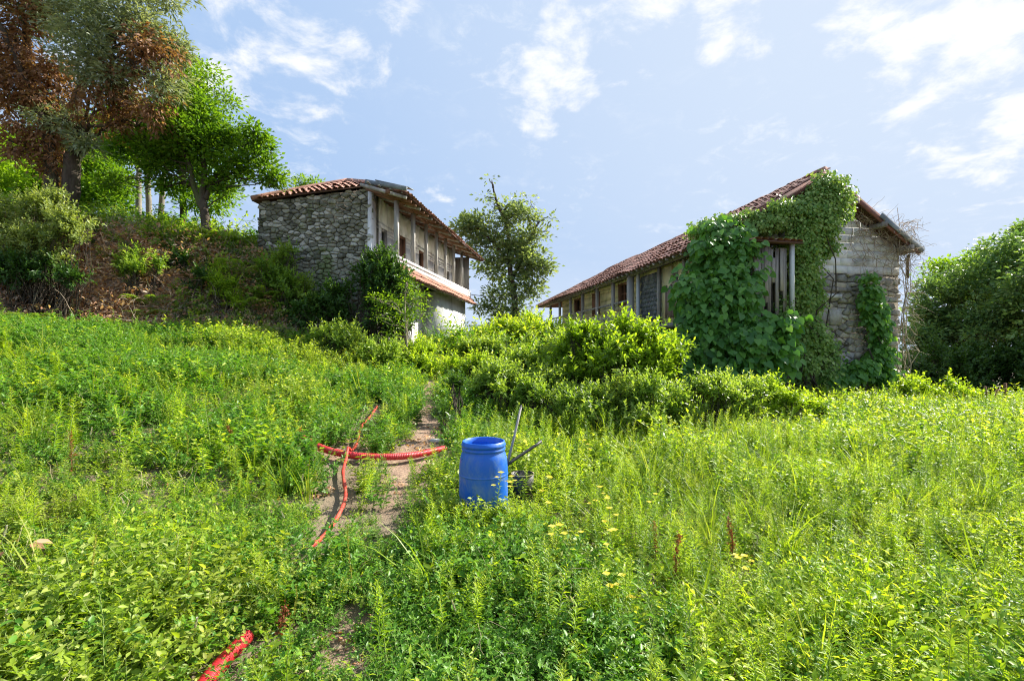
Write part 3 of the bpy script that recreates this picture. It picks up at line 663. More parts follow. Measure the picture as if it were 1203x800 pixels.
def tree(name, label, catg, base, trunks, clusters, tufts=500, per=30, ll=.14, lw=.07, leafm=None, barkm=None, kind='diamond', group=None, sig=.2, gap=.38, gscale=.9, br=.05, sub=7, droop=.0, extra=None, crown_name='crown', up=.35, shell=2.4, sat=0):
    th = thing(name, label, catg, base, group)
    gs = []
    for (pts, r0, r1) in trunks:
        P = spline(pts, 5); gs.append(tube(P+rng.normal(0, r0*.12, P.shape), np.linspace(r0, r1, len(P))*(1+.25*np.exp(-np.linspace(0, 8, len(P)))), 9))
    part('trunk', cat(*gs), barkm or M_bark, th, True)
    if sat:
        ex = []
        for c in clusters:
            for _ in range(sat):
                d = rdir(1, .35)[0]; k = rng.uniform(.25, .5); ex.append((*(np.array(c[:3])+d*np.array(c[3:6])*rng.uniform(.75, 1.05)), c[3]*k, c[4]*k, c[5]*k*.8))
        clusters = [(*c[:3], c[3]*.85, c[4]*.85, c[5]*.85) for c in clusters]+ex
    geo, tc = crown_geo(clusters, tufts, per, ll, lw, kind, sig, gap, gscale, up, shell, droop)
    allt = np.concatenate([spline(t[0], 6) for t in trunks]); rr = []
    bs = []
    for c, T in zip(clusters, tc):
        c3 = np.array(c[:3]); lower = allt[allt[:, 2] < c3[2]-.1]
        if len(lower) == 0: lower = allt
        j = lower[np.argmin(np.linalg.norm(lower-c3-np.array([0, 0, -.5]), axis=1))]
        P = kink(j, c3, 7, .07, .05); bs.append(tube(P, np.linspace(br, br*.45, 7), 5))
        for q in range(min(sub, len(T))):
            e = T[rng.integers(len(T))]; s0 = P[rng.integers(3, 7)]; Q = kink(s0, e, 5, .08); bs.append(tube(Q, np.linspace(br*.42, br*.1, 5), 4, False))
    part('branches', cat(*bs), barkm or M_bark, th, True)
    part(crown_name, geo, leafm, th)
    if extra: extra(th, tc)
    return th
def bush(label, px, py, Y, clusters, tufts, ll, lw, leafm, kind='diamond', group=None, per=26, sig=.12, gap=.34, name='bush', catg='bush', gscale=1.6, stems=5):
    """clusters are offsets from the base, metres"""
    x = (px-CX)/F_PX*Y; z = gz1(x, Y); b = np.array([x, Y, z-.05])
    th = thing(name, label, catg, b, group); C = [(b[0]+c[0], b[1]+c[1], b[2]+c[2], *c[3:]) for c in clusters]
    geo, tc = crown_geo(C, tufts, per, ll, lw, kind, sig, gap, gscale)
    bs = []
    for c, T in zip(C, tc):
        for k in range(stems): 
            if len(T): bs.append(tube(kink(b+rng.normal(0, .12, 3)*[1, 1, 0], T[rng.integers(len(T))], 5, .06, .05), np.linspace(.018, .005, 5), 4, False))
    part('stems', cat(*bs), M_twig, th); part('foliage', geo, leafm, th)
    return th

def build_left_trees():
    # withered and silvery tree, top left
    b = W(62, 245, 14.6); b[2] = gz1(b[0], b[1])-.1
    b2 = W(82, 245, 14.8); b2[2] = gz1(b2[0], b2[1])-.1
    Y = 14.6
    tr = [([b, W(60, 200, Y), W(55, 150, Y-.1), W(35, 95, Y), W(30, 40, Y)], .20, .09),
          ([b2, W(84, 195, Y), W(100, 160, Y+.1), W(90, 115, Y+.2), W(120, 60, Y)], .25, .10),
          ([W(62, 160, Y), W(40, 120, Y-.4), W(15, 60, Y-.6), W(-10, 10, Y-.8)], .11, .05)]
    th = thing('withered_tree', 'tall tree with rust brown withered leaves and silvery green tufts on bank top', 'tree', b)
    part('trunk', cat(*[tube(spline(p, 5)+rng.normal(0, .03, spline(p, 5).shape), np.linspace(r0, r1, len(spline(p, 5))), 9) for p, r0, r1 in tr]), M_bark, th, True)
    def cl(px, py, Y, rpx, rpy=None):
        p = W(px, py, Y); k = Y/F_PX; return (*p, rpx*k, rpx*k*.8, (rpy or rpx)*k)
    silver = [cl(150, 25, 14.2, 48, 34), cl(105, 65, 14.0, 42, 36), cl(190, 55, 14.6, 28, 22), cl(185, 100, 14.0, 22, 20), cl(95, 20, 14.3, 45, 28), cl(60, 10, 14.8, 45, 30), cl(130, 95, 14.1, 22, 24), cl(75, 140, 14.3, 26, 18),
              cl(205, 95, 14.4, 14, 26), cl(210, 60, 15, 14, 18), cl(100, 170, 14.4, 20, 16), cl(170, -20, 14.5, 50, 25), cl(60, -30, 14.5, 60, 28)]
    brown = [cl(15, 40, 14.3, 34, 50), cl(20, 110, 14.2, 30, 44), cl(60, 95, 14.6, 28, 34), cl(165, 55, 13.9, 22, 24), cl(150, 100, 14.4, 30, 30), cl(185, 130, 14.2, 24, 20), cl(60, 145, 14.6, 34, 34), cl(10, 165, 14.2, 26, 30), cl(130, 145, 14.6, 28, 22),
             cl(200, 72, 14.0, 14, 20), cl(115, 125, 14.2, 30, 20), cl(-25, 80, 14.2, 40, 80), cl(62, 190, 14.6, 16, 26), cl(35, -10, 14.4, 40, 30)]
    g1, t1 = crown_geo(silver, 1000, 26, .17, .05, 'lance', .13, .40, 1.3); g2, t2 = crown_geo(brown, 1050, 26, .16, .06, 'lance', .13, .43, 1.3, droop=.5)
    allp = np.concatenate([spline(p[0], 6) for p in tr]); bs = []
    for c, T in zip(silver+brown, t1+t2):
        c3 = np.array(c[:3]); j = allp[np.argmin(np.linalg.norm(allp-c3-np.array([0, 0, -.4]), axis=1))]; P = kink(j, c3, 7, .07, .05); bs.append(tube(P, np.linspace(.055, .025, 7), 5))
        for q in range(9):
            if len(T): bs.append(tube(kink(P[rng.integers(3, 7)], T[rng.integers(len(T))], 5, .09), np.linspace(.018, .004, 5), 4, False))
    part('branches', cat(*bs), M_bark, th, True)
    part('silvery_foliage', g1, M_silver, th, label='silvery green living leaves'); part('withered_foliage', g2, M_brownleaf, th, label='rust brown withered leaves')
    # green tree beside it
    Y = 15.2; b = W(243, 285, Y); b[2] = gz1(b[0], b[1])-.1
    trk = [([b, W(241, 255, Y), W(238, 230, Y), W(240, 200, Y), W(236, 150, Y)], .15, .05), ([W(240, 250, Y), W(228, 220, Y-.1), W(222, 190, Y-.2), W(205, 160, Y-.2)], .09, .04), ([W(241, 235, Y), W(255, 205, Y+.1), W(280, 180, Y)], .07, .03)]
    cls = [cl(235, 175, Y, 46, 34), cl(285, 175, Y, 34, 26), cl(310, 200, Y, 22, 18), cl(205, 165, Y-.2, 34, 30), cl(230, 130, Y, 30, 24), cl(195, 205, Y, 26, 22), cl(165, 180, Y, 26, 26), cl(268, 212, Y+.2, 26, 16), cl(300, 160, Y, 16, 12), cl(150, 215, Y+.3, 22, 16), cl(318, 218, Y, 12, 10), cl(215, 215, Y+.5, 26, 16)]
    tree('broadleaf_tree', 'round green broadleaf tree on the bank with forked dark trunk', 'tree', b, trk, cls, 900, 30, .14, .075, M_gtree, M_bark, sig=.15, gap=.46, gscale=1.5, br=.025, sat=3, sub=4)
    # lighter tree behind
    Y = 17.5; b = W(215, 300, Y); b[2] = gz1(b[0], b[1])-.1
    cls = [cl(235, 100, Y, 28, 26), cl(215, 80, Y+.3, 22, 24), cl(262, 120, Y, 16, 14), cl(225, 140, Y, 30, 24), cl(195, 120, Y, 24, 26), cl(245, 235, Y, 34, 18), cl(225, 180, Y+.4, 30, 30)]
    tree('broadleaf_tree', 'bright yellow green tree rising behind the forked broadleaf tree', 'tree', b, [([b, W(216, 220, Y), W(222, 150, Y), W(228, 95, Y)], .12, .03)], cls, 560, 26, .14, .07, M_ltree, M_bark, sig=.17, gap=.46, gscale=1.3, br=.03)
    # grey trunks in the gap
    for k, (px, top, lean) in enumerate(((163, 150, -1), (175, 150, 0), (187, 140, 9))):
        Y = 18.5+k*.4; b = W(px, 262, Y); b[2] = min(b[2], gz1(b[0], b[1]))-.1
        cls = [cl(px+lean+rng.normal(0, 6), top-8, Y, 24, 18), cl(px+lean-14, top+22, Y+.5, 20, 16)]
        tree('slim_tree', ['slim grey trunked tree, leftmost of three in the gap', 'slim grey trunked tree, middle one of three in the gap', 'slim grey trunked tree leaning right, beside two upright ones'][k], 'tree', b,
             [([b, W(px+lean*.4, 225, Y), W(px+lean, 190, Y), W(px+lean*1.3, top, Y)], .11, .06)], cls, 170, 26, .15, .08, M_gtree, M_palebark, group='slim grey trunks between the bigger trees', sig=.2, br=.03)
    # wood behind, left
    for k, (px, py, Y, rr) in enumerate(((20, 205, 20, 52), (105, 215, 21, 46), (-40, 190, 18, 60), (60, 165, 24, 55), (140, 160, 24, 40))):
        b = W(px, 260, Y); b[2] = gz1(b[0], b[1])-.2
        cls = [cl(px, py, Y, rr, rr*.6), cl(px+rr*.5, py+18, Y-.4, rr*.6, rr*.45), cl(px-rr*.5, py+22, Y-.4, rr*.6, rr*.4), cl(px+5, py-rr*.45, Y, rr*.55, rr*.4)]
        tree('woodland_tree', ['mid green tree behind the withered tree at far left', 'green tree filling the gap behind the mossy double trunk', 'green tree at the left frame edge behind the withered one', 'tall back tree seen through the withered branches', 'back tree seen between withered tree and forked tree'][k],
             'tree', b, [([b, W(px, 230, Y), W(px+3, py, Y)], .14, .05)], cls, 460, 26, .17, .09, [M_ltree, M_gtree, M_ltree, M_gtree, M_ltree][k], M_bark, sig=.24, gap=.36, br=.04, group='trees behind the bank')
build_left_trees()

def build_other_trees():
    def cl(px, py, Y, rpx, rpy=None):
        p = W(px, py, Y); k = Y/F_PX; return (*p, rpx*k, rpx*k*.8, (rpy or rpx)*k)
    # tree between the houses
    Y = 27; b = W(604, 395, Y); b[2] = gz1(b[0], b[1])-.1
    trk = [([b, W(605, 360, Y), W(600, 320, Y), W(596, 270, Y), W(583, 235, Y), W(578, 215, Y)], .22, .03), ([W(602, 330, Y), W(618, 290, Y), W(632, 262, Y)], .09, .03), ([W(600, 310, Y), W(575, 280, Y), W(555, 262, Y)], .08, .03)]
    cls = [cl(600, 345, Y, 34, 30), cl(622, 320, Y, 24, 24), cl(585, 315, Y, 26, 22), cl(600, 285, Y, 34, 26), cl(575, 262, Y, 26, 18), cl(605, 250, Y, 32, 16), cl(552, 262, Y, 16, 11), cl(632, 275, Y, 18, 13), cl(640, 258, Y, 12, 9), cl(574, 232, Y, 8, 5), cl(576, 213, Y, 5, 4), cl(590, 238, Y, 12, 6), cl(612, 236, Y, 12, 7), cl(640, 310, Y, 10, 16), cl(560, 290, Y, 10, 14), cl(600, 372, Y, 30, 18), cl(575, 350, Y, 14, 16), cl(540, 268, Y, 9, 5), cl(612, 300, Y, 22, 20)]
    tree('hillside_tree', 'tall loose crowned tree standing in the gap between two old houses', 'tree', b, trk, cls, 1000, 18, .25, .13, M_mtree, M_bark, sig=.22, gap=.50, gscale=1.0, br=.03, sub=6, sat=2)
    # trees at right
    for k, (px, py, Y, rx, ry, m) in enumerate(((1185, 340, 21, 62, 75, M_rtree), (1110, 385, 22, 42, 66, M_rtree), (1260, 350, 18, 70, 90, M_rtree), (1150, 325, 25, 44, 30, M_ltree), (1235, 290, 24, 40, 40, M_rtree))):
        b = W(px, 470, Y); b[2] = gz1(b[0], b[1])-.2
        cls = [cl(px, py, Y, rx, ry*.7), cl(px-rx*.45, py+ry*.35, Y-.8, rx*.6, ry*.5), cl(px+rx*.4, py+ry*.3, Y-.8, rx*.6, ry*.5), cl(px-rx*.1, py-ry*.5, Y, rx*.6, ry*.4), cl(px+rx*.5, py-ry*.4, Y+.4, rx*.45, ry*.35), cl(px-rx*.55, py-ry*.15, Y+.3, rx*.4, ry*.3), cl(px, py+ry*.65, Y-1, rx*.75, ry*.35)]
        tree('dense_tree', ['big dark green tree rising highest at the right frame edge', 'dark rounded tree directly beside the stone gable', 'dark tree reaching past the right frame edge', 'lighter green tree top peeping behind the dark ones', 'back tree behind the highest dark tree'][k],
             'tree', b, [([b, W(px-2, 420, Y), W(px+2, py, Y)], .2, .06)], cls, 1150, 22, .18, .10, m, M_bark, sig=.20, gap=.45, gscale=1.1, br=.03, sub=3, sat=5, group='trees right of the stone house')
build_other_trees()

# ------------------------------------------------------------------ masonry helpers
def clip_poly(P, p, n):
    """keep the side of 2-D polygon P where (q-p).n <= 0"""
    out = []; m = len(P)
    for i in range(m):
        a, b = P[i], P[(i+1) % m]; da = (a-p)@n; db = (b-p)@n
        if da <= 0: out.append(a)
        if da*db < 0: out.append(a+(b-a)*(da/(da-db)))
    return np.array(out)
def in_poly(P, q):
    m = len(P); s = 0
    for i in range(m):
        a, b = P[i], P[(i+1) % m]; c = (b[0]-a[0])*(q[1]-a[1])-(b[1]-a[1])*(q[0]-a[0])
        if c < 0: return False
    return True
def stone_cells(poly, sx, sz, jit=.36, gap=.012):
    """irregular stones packed in a convex polygon (counter-clockwise), 2-D"""
    lo, hi = poly.min(0), poly.max(0); seeds = []; z = lo[1]; row = 0
    while z < hi[1]+sz:
        hs = sz*rng.uniform(.75, 1.25); x = lo[0]-sx*rng.random()
        while x < hi[0]+sx:
            w = sx*rng.uniform(.35, 1.9); seeds.append((x+w/2+rng.normal(0, .05*sx), z+hs/2+rng.uniform(-jit, jit)*hs)); x += w
        z += hs; row += 1
    S = np.array(seeds); A = np.array([1/sx, 1/sz]); out = []
    for i, s in enumerate(S):
        if not in_poly(poly, s): continue
        d = np.linalg.norm((S-s)*A, axis=1); P = poly.copy()
        for j in np.argsort(d)[1:14]:
            m = (S[j]+s)/2; n = (S[j]-s)*A*A; n = n/np.linalg.norm(n); P = clip_poly(P, m-n*gap, n)
            if len(P) < 3: break
        if len(P) >= 3:
            # drop tiny edges
            Q = [P[0]]
            for q in P[1:]:
                if np.linalg.norm(q-Q[-1]) > .02: Q.append(q)
            if len(Q) >= 3: out.append(np.array(Q))
    return out
def stone_geo(P, frame, proud=.05, jit=.25, back=.05):
    """frame: (origin, axis a, axis b, normal); a domed stone on a 2-D outline"""
    o, a, b, n = frame; m = len(P); c = P.mean(0)
    def lift(Q, h): return o+Q[:, 0:1]*a+Q[:, 1:2]*b+(np.asarray(h)*np.ones(len(Q)))[:, None]*n
    hp = proud*rng.uniform(1-jit*2, 1+jit*2); tilt = rng.normal(0, .10, 2)
    r0 = P; r1 = c+(P-c)*rng.uniform(.93, 1.0, (m, 1)); r2 = c+(P-c)*rng.uniform(.70, .94, (m, 1))
    h1 = hp*.62+(r1-c)@tilt*.5+rng.normal(0, proud*.10, m); h2 = hp+(r2-c)@tilt*1.5+rng.normal(0, proud*.14, m)
    V = np.concatenate([lift(r0, -back), lift(r1, h1), lift(r2, h2), lift(c[None], hp*rng.uniform(.9, 1.15))]); F = []
    for k in range(m):
        j = (k+1) % m
        F += [(k, j, m+j), (k, m+j, m+k), (m+k, m+j, 2*m+j), (m+k, 2*m+j, 2*m+k), (2*m+k, 2*m+j, 3*m)]
    return outward(V, np.array(F))
def lay_pieces(parent, name, cells, frame, mat, proud, jit, score, limit=290, stuffname=None, back=.05):
    order = sorted(range(len(cells)), key=lambda i: score(cells[i].mean(0)))
    rest = []
    for r, i in enumerate(order):
        g = stone_geo(cells[i], frame, proud, jit, back)
        if r < limit: part(name, g, mat, parent)
        else: rest.append(g)
    if rest: props(part(stuffname or name+'s', cat(*rest), mat, parent), kind='stuff')
def holed_wall(O, a, n, s0, s1, z0, z1, th, holes):
    """wall of thickness th behind plane (O, a, z), with rectangular openings (s0,s1,z0,z1)"""
    ss = sorted({s0, s1, *[h[0] for h in holes], *[h[1] for h in holes]}); zz = sorted({z0, z1, *[h[2] for h in holes], *[h[3] for h in holes]}); gs = []
    for i in range(len(ss)-1):
        for j in range(len(zz)-1):
            cs, cz = (ss[i]+ss[i+1])/2, (zz[j]+zz[j+1])/2
            if any(h[0] < cs < h[1] and h[2] < cz < h[3] for h in holes): continue
            c = []
            for zv in (zz[j], zz[j+1]):
                for (sv, dv) in ((ss[i], 0), (ss[i+1], 0), (ss[i+1], -th), (ss[i], -th)): c.append(O+a*sv+n*dv+np.array([0, 0, zv]))
            gs.append(hexa(c))
    return cat(*gs)
def tile_piece(c, ax, up, nrm, w, L, rise, flat=False):
    """one convex clay tile: axis up the slope, half round across"""
    V = []; 
    for e, k in ((-.5, 1.0), (.55, .82)):
        for q in range(6):
            t = math.pi*q/5; V.append(c+up*(L*e)+ax*(-math.cos(t)*w/2*k)+nrm*(math.sin(t)*rise*k+(.02 if e < 0 else 0)))
    F = []
    for q in range(5): F += [(q, q+1, q+7), (q, q+7, q+6)]
    return np.array(V), np.array(F)
def tiled_slope(parent, quad, mat, w=.21, L=.34, rise=.055, limit=0, score=None, thick=.04, keep=None, sag=.03, label=None):
    """quad: eave start, eave end, ridge end, ridge start (world). Half-round tiles laid in rows over an under sheet"""
    A, B, C_, D_ = [np.asarray(p, float) for p in quad]; ax = unit(B-A); nrm = unit(np.cross(ax, D_-A))
    if nrm[2] < 0: nrm = -nrm
    up = unit(np.cross(nrm, ax));
    if up[2] < 0: up = -up
    P2 = np.array([[(q-A)@ax, (q-A)@up] for q in (A, B, C_, D_)])
    if (P2[1, 0]-P2[0, 0])*(P2[2, 1]-P2[1, 1])-(P2[1, 1]-P2[0, 1])*(P2[2, 0]-P2[1, 0]) < 0: P2 = P2[::-1]
    lo, hi = P2.min(0), P2.max(0); T = []
    for r in range(int((hi[1]-lo[1])/L)+1):
        for c in range(int((hi[0]-lo[0])/w)+2):
            q = np.array([lo[0]+(c+.5)*w, lo[1]+(r+.42)*L])
            if not in_poly(P2, q) or (keep and not keep(A+ax*q[0]+up*q[1])): continue
            if rng.random() < .008: continue
            wob = (vnoise(np.array([[q[0], q[1], 1.]]), .8)[0]-.5)*sag*2
            cpos = A+ax*(q[0]+rng.normal(0, .008))+up*(q[1]+rng.normal(0, .012))+nrm*(wob+.01+rng.normal(0, .004))
            a2 = unit(ax+up*rng.normal(0, .03)); T.append((cpos, tile_piece(cpos, a2, unit(np.cross(nrm, a2)) if np.dot(np.cross(nrm, a2), up) > 0 else -unit(np.cross(nrm, a2)), nrm, w*1.0, L*1.08, rise)))
    if score: T.sort(key=lambda t: score(t[0]))
    for k, (c, g) in enumerate(T[:limit]): part('roof_tile', g, mat, parent)
    if T[limit:]:
        props(part('roof_tiles', cat(*[g for c, g in T[limit:]]), mat, parent, True), kind='stuff')
    q = [A, B, C_, D_]; part('roof_underlay', hexa([p-nrm*(thick+.01) for p in q]+[p-nrm*.01 for p in q]), M_under, parent)

# ------------------------------------------------------------------ left house
def left_house():
    O = np.array([-4.35, 15., 0]); u = np.array([.154, .988, 0]); v = np.array([.988, -.154, 0]); zz = np.array([0, 0, 1.])
    P = lambda s, d, z: O+u*s+v*d+zz*z
    H = thing('stone_house', 'two storey old stone house with pillared upper gallery and red tiled hip roof on left', 'house', P(0, 0, 1.2))
    # near stone wall: backing and stones
    zt = lambda d: 6.60+(d+0)*.07
    part('mortar_backing', hexa([P(0.06, -3.9, .8), P(0.06, .0, .8), P(.5, .0, .8), P(.5, -3.9, .8), P(.06, -3.9, 6.38), P(.06, 0, 6.64), P(.5, 0, 6.64), P(.5, -3.9, 6.38)]), M_mortar, H)
    poly = np.array([(-3.9, 1.7), (.02, 1.2), (.02, 6.65), (-3.9, 6.39)])
    cells = stone_cells(poly, .21, .125, .6, .010)
    fr = (P(.02, 0, 0), v, zz, -u)
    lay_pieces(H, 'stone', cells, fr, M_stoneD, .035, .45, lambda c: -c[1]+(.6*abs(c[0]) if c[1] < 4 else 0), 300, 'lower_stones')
    # upper facade wall with openings (depth of the gallery at the back)
    holes = [(.72, 1.28, 4.62, 5.62), (2.25, 2.95, 4.42, 5.75), (4.25, 4.95, 4.42, 5.62), (6.15, 6.85, 4.7, 5.5), (8.1, 8.7, 4.6, 5.4)]
    part('facade_wall', holed_wall(O, u, v, .12, 9.4, 4.25, 6.72, .35, holes), M_plaster, H)
    part('corner_render', hexa([P(-.02, -.16, 1.2), P(-.02, .012, 1.2), P(.3, .012, 1.2), P(.3, -.16, 1.2), P(-.02, -.12, 6.6), P(-.02, .012, 6.6), P(.3, .012, 6.6), P(.3, -.12, 6.6)]), M_plaster, H)
    part('room_darkness_sheet', holed_wall(P(0, -.36, 0), u, v, .5, 9.2, 4.3, 6.0, .1, []), M_dark, H)
    for k, h in enumerate(holes):
        th_ = .07; g = []
        for (a, b, c, d) in ((h[0], h[0]+th_, h[2], h[3]), (h[1]-th_, h[1], h[2], h[3]), (h[0]+th_, h[1]-th_, h[3]-th_, h[3])): g.append(hexa([P(a, -.2, c), P(b, -.2, c), P(b, -.05, c), P(a, -.05, c), P(a, -.2, d), P(b, -.2, d), P(b, -.05, d), P(a, -.05, d)]))
        fr_ = part('door_frame' if h[2] < 4.5 else 'window_frame', cat(*g), M_woodR if k in (1, 2) else M_wood, H)
        if k in (1, 2):
            leaf = [bar(P(h[0]+th_+.09+i*.13, -.15, h[2]), P(h[0]+th_+.09+i*.13, -.15, h[3]-th_), .115, .03, v) for i in range(4 if k == 1 else 2)]
            for g_ in leaf: part('door_board', g_, M_woodR, fr_)
        if k == 3:
            part('glazing_bar', cat(bar(P((h[0]+h[1])/2, -.12, h[2]), P((h[0]+h[1])/2, -.12, h[3]), .04, .04), bar(P(h[0], -.12, 5.1), P(h[1], -.12, 5.1), .03, .03)), M_wood, fr_)
    # back and far walls
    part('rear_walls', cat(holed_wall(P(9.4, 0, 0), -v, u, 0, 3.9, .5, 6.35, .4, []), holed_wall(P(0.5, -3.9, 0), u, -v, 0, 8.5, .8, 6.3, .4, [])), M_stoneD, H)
    # gallery floor, beam, pillars
    part('gallery_floor', hexa([P(-.1, 0.015, 4.22), P(-.1, .86, 4.22), P(9.35, .86, 4.22), P(9.35, 0.015, 4.22), P(-.1, 0.015, 4.40), P(-.1, .86, 4.40), P(9.35, .86, 4.40), P(9.35, 0.015, 4.40)]), M_plaster, H)
    part('parapet_kerb', bar(P(-.1, .8, 4.46), P(9.3, .8, 4.46), .13, .13), M_plaster, H)
    for k, s in enumerate((0.0, 1.43, 2.79, 3.98, 5.19, 6.46, 7.87)):
        w = .12 if k < 2 else .10
        pc = part('pillar', bar(P(s, .8, 4.52), P(s+rng.normal(0, .015), .8+rng.normal(0, .01), 6.2), w, w, u), M_woodG, H)
    part('eave_beam', bar(P(-.7, .82, 6.27), P(9.5, .82, 6.27), .14, .14), M_woodR, H)
    part('far_end_screen', hexa([P(9.2, 0, 4.4), P(9.2, .8, 4.4), P(9.28, .8, 4.4), P(9.28, 0, 4.4), P(9.2, 0, 6.2), P(9.2, .8, 6.2), P(9.28, .8, 6.2), P(9.28, 0, 6.2)]), M_wood, H)
    # roof: corners
    A = P(-.14, -4.02, 6.42); C0 = P(-.14, .05, 6.70); E = P(-.8, 1.43, 6.17); Fp = P(9.9, 1.43, 6.10); Cf = P(9.7, .05, 6.62)
    R1 = P(2.24, -1.95, 7.70); R2 = P(7.3, -1.95, 7.66); B_ = P(9.7, -4.25, 6.3)
    tiled_slope(H, (A, C0, R1, R1-unit(C0-A)*.02), M_tile, .2, .32, .06, 0, label='near hip')
    tiled_slope(H, (C0, Cf, R2, R1), M_tile, .2, .32, .06)
    tiled_slope(H, (E, Fp, Cf, C0), M_tile, .2, .32, .06)
    tiled_slope(H, (B_, A, R1, R2), M_tile, .2, .32, .06)
    tiled_slope(H, (Cf, B_, R2, R2+unit(C0-A)*.02), M_tile, .2, .32, .06)
    g = [tube(spline([A, (A+R1)/2+[0, 0, .02], R1], 6)+[0, 0, .05], .085, 6), tube(spline([C0, (C0+R1)/2, R1], 6)+[0, 0, .05], .085, 6), tube(np.array([R1, (R1+R2)/2-[0, 0, .04], R2])+[0, 0, .05], .09, 6)]
    for q in g: part('ridge_tiles', q, M_tile, H, True)
    # rafters and battens seen from below
    for k in range(27):
        s = -.65+k*.39; part('rafter', bar(P(s, -.05, 6.53), P(s+rng.normal(0, .02), 1.38, 6.07), .07, .09), M_woodR if k % 3 else M_wood, H)
    for k in range(4):
        d = .2+k*.36; z = 6.66-(d-.05)*.345-.035; part('batten', bar(P(-.75, d, z), P(9.8, d, z-.03), .05, .03), M_wood, H)
    # broken verge boards on the near corner
    part('verge_board', bar(P(-.42, .0, 6.70), P(-.86, 1.46, 6.26), .06, .12), M_verge, H)
    part('verge_board', bar(P(-.30, .35, 6.72), P(-.62, 1.5, 6.34), .30, .03), M_verge, H, label='loose grey sheet lying on the eave corner')
    # skirt roof under the gallery
    tiled_slope(H, (P(-.3, 1.16, 3.90), P(9.5, 1.10, 3.86), P(9.4, .84, 4.24), P(-.2, .84, 4.26)), M_tileL, .2, .26, .05, 96, lambda c: c[1])
    for k in range(13):
        part('skirt_rafter', bar(P(-.1+k*.78, .3, 4.13), P(-.1+k*.78, 1.08, 3.84), .06, .07), M_wood, H)
    # ground floor
    part('lower_wall', holed_wall(O, u, v, .1, 4.9, .6, 4.2, .35, [(1.6, 2.6, 1.2, 3.3)]), M_plaster, H)
    part('room_darkness_sheet', holed_wall(P(0, -.4, 0), u, v, .5, 4.6, .7, 4.2, .1, []), M_dark, H)
    q = [(-.1, 4.7), (.65, 4.7), (.65, 9.1), (-.1, 9.1)]
    part('rendered_lower_room', hexa([P(s, d, .8) for d, s in q]+[P(s, d, 3.98) for d, s in q]), M_cement, H)
    part('lower_post', bar(P(.3, .95, 1.0), P(.3, .95, 3.85), .12, .12, u), M_wood, H)
left_house()

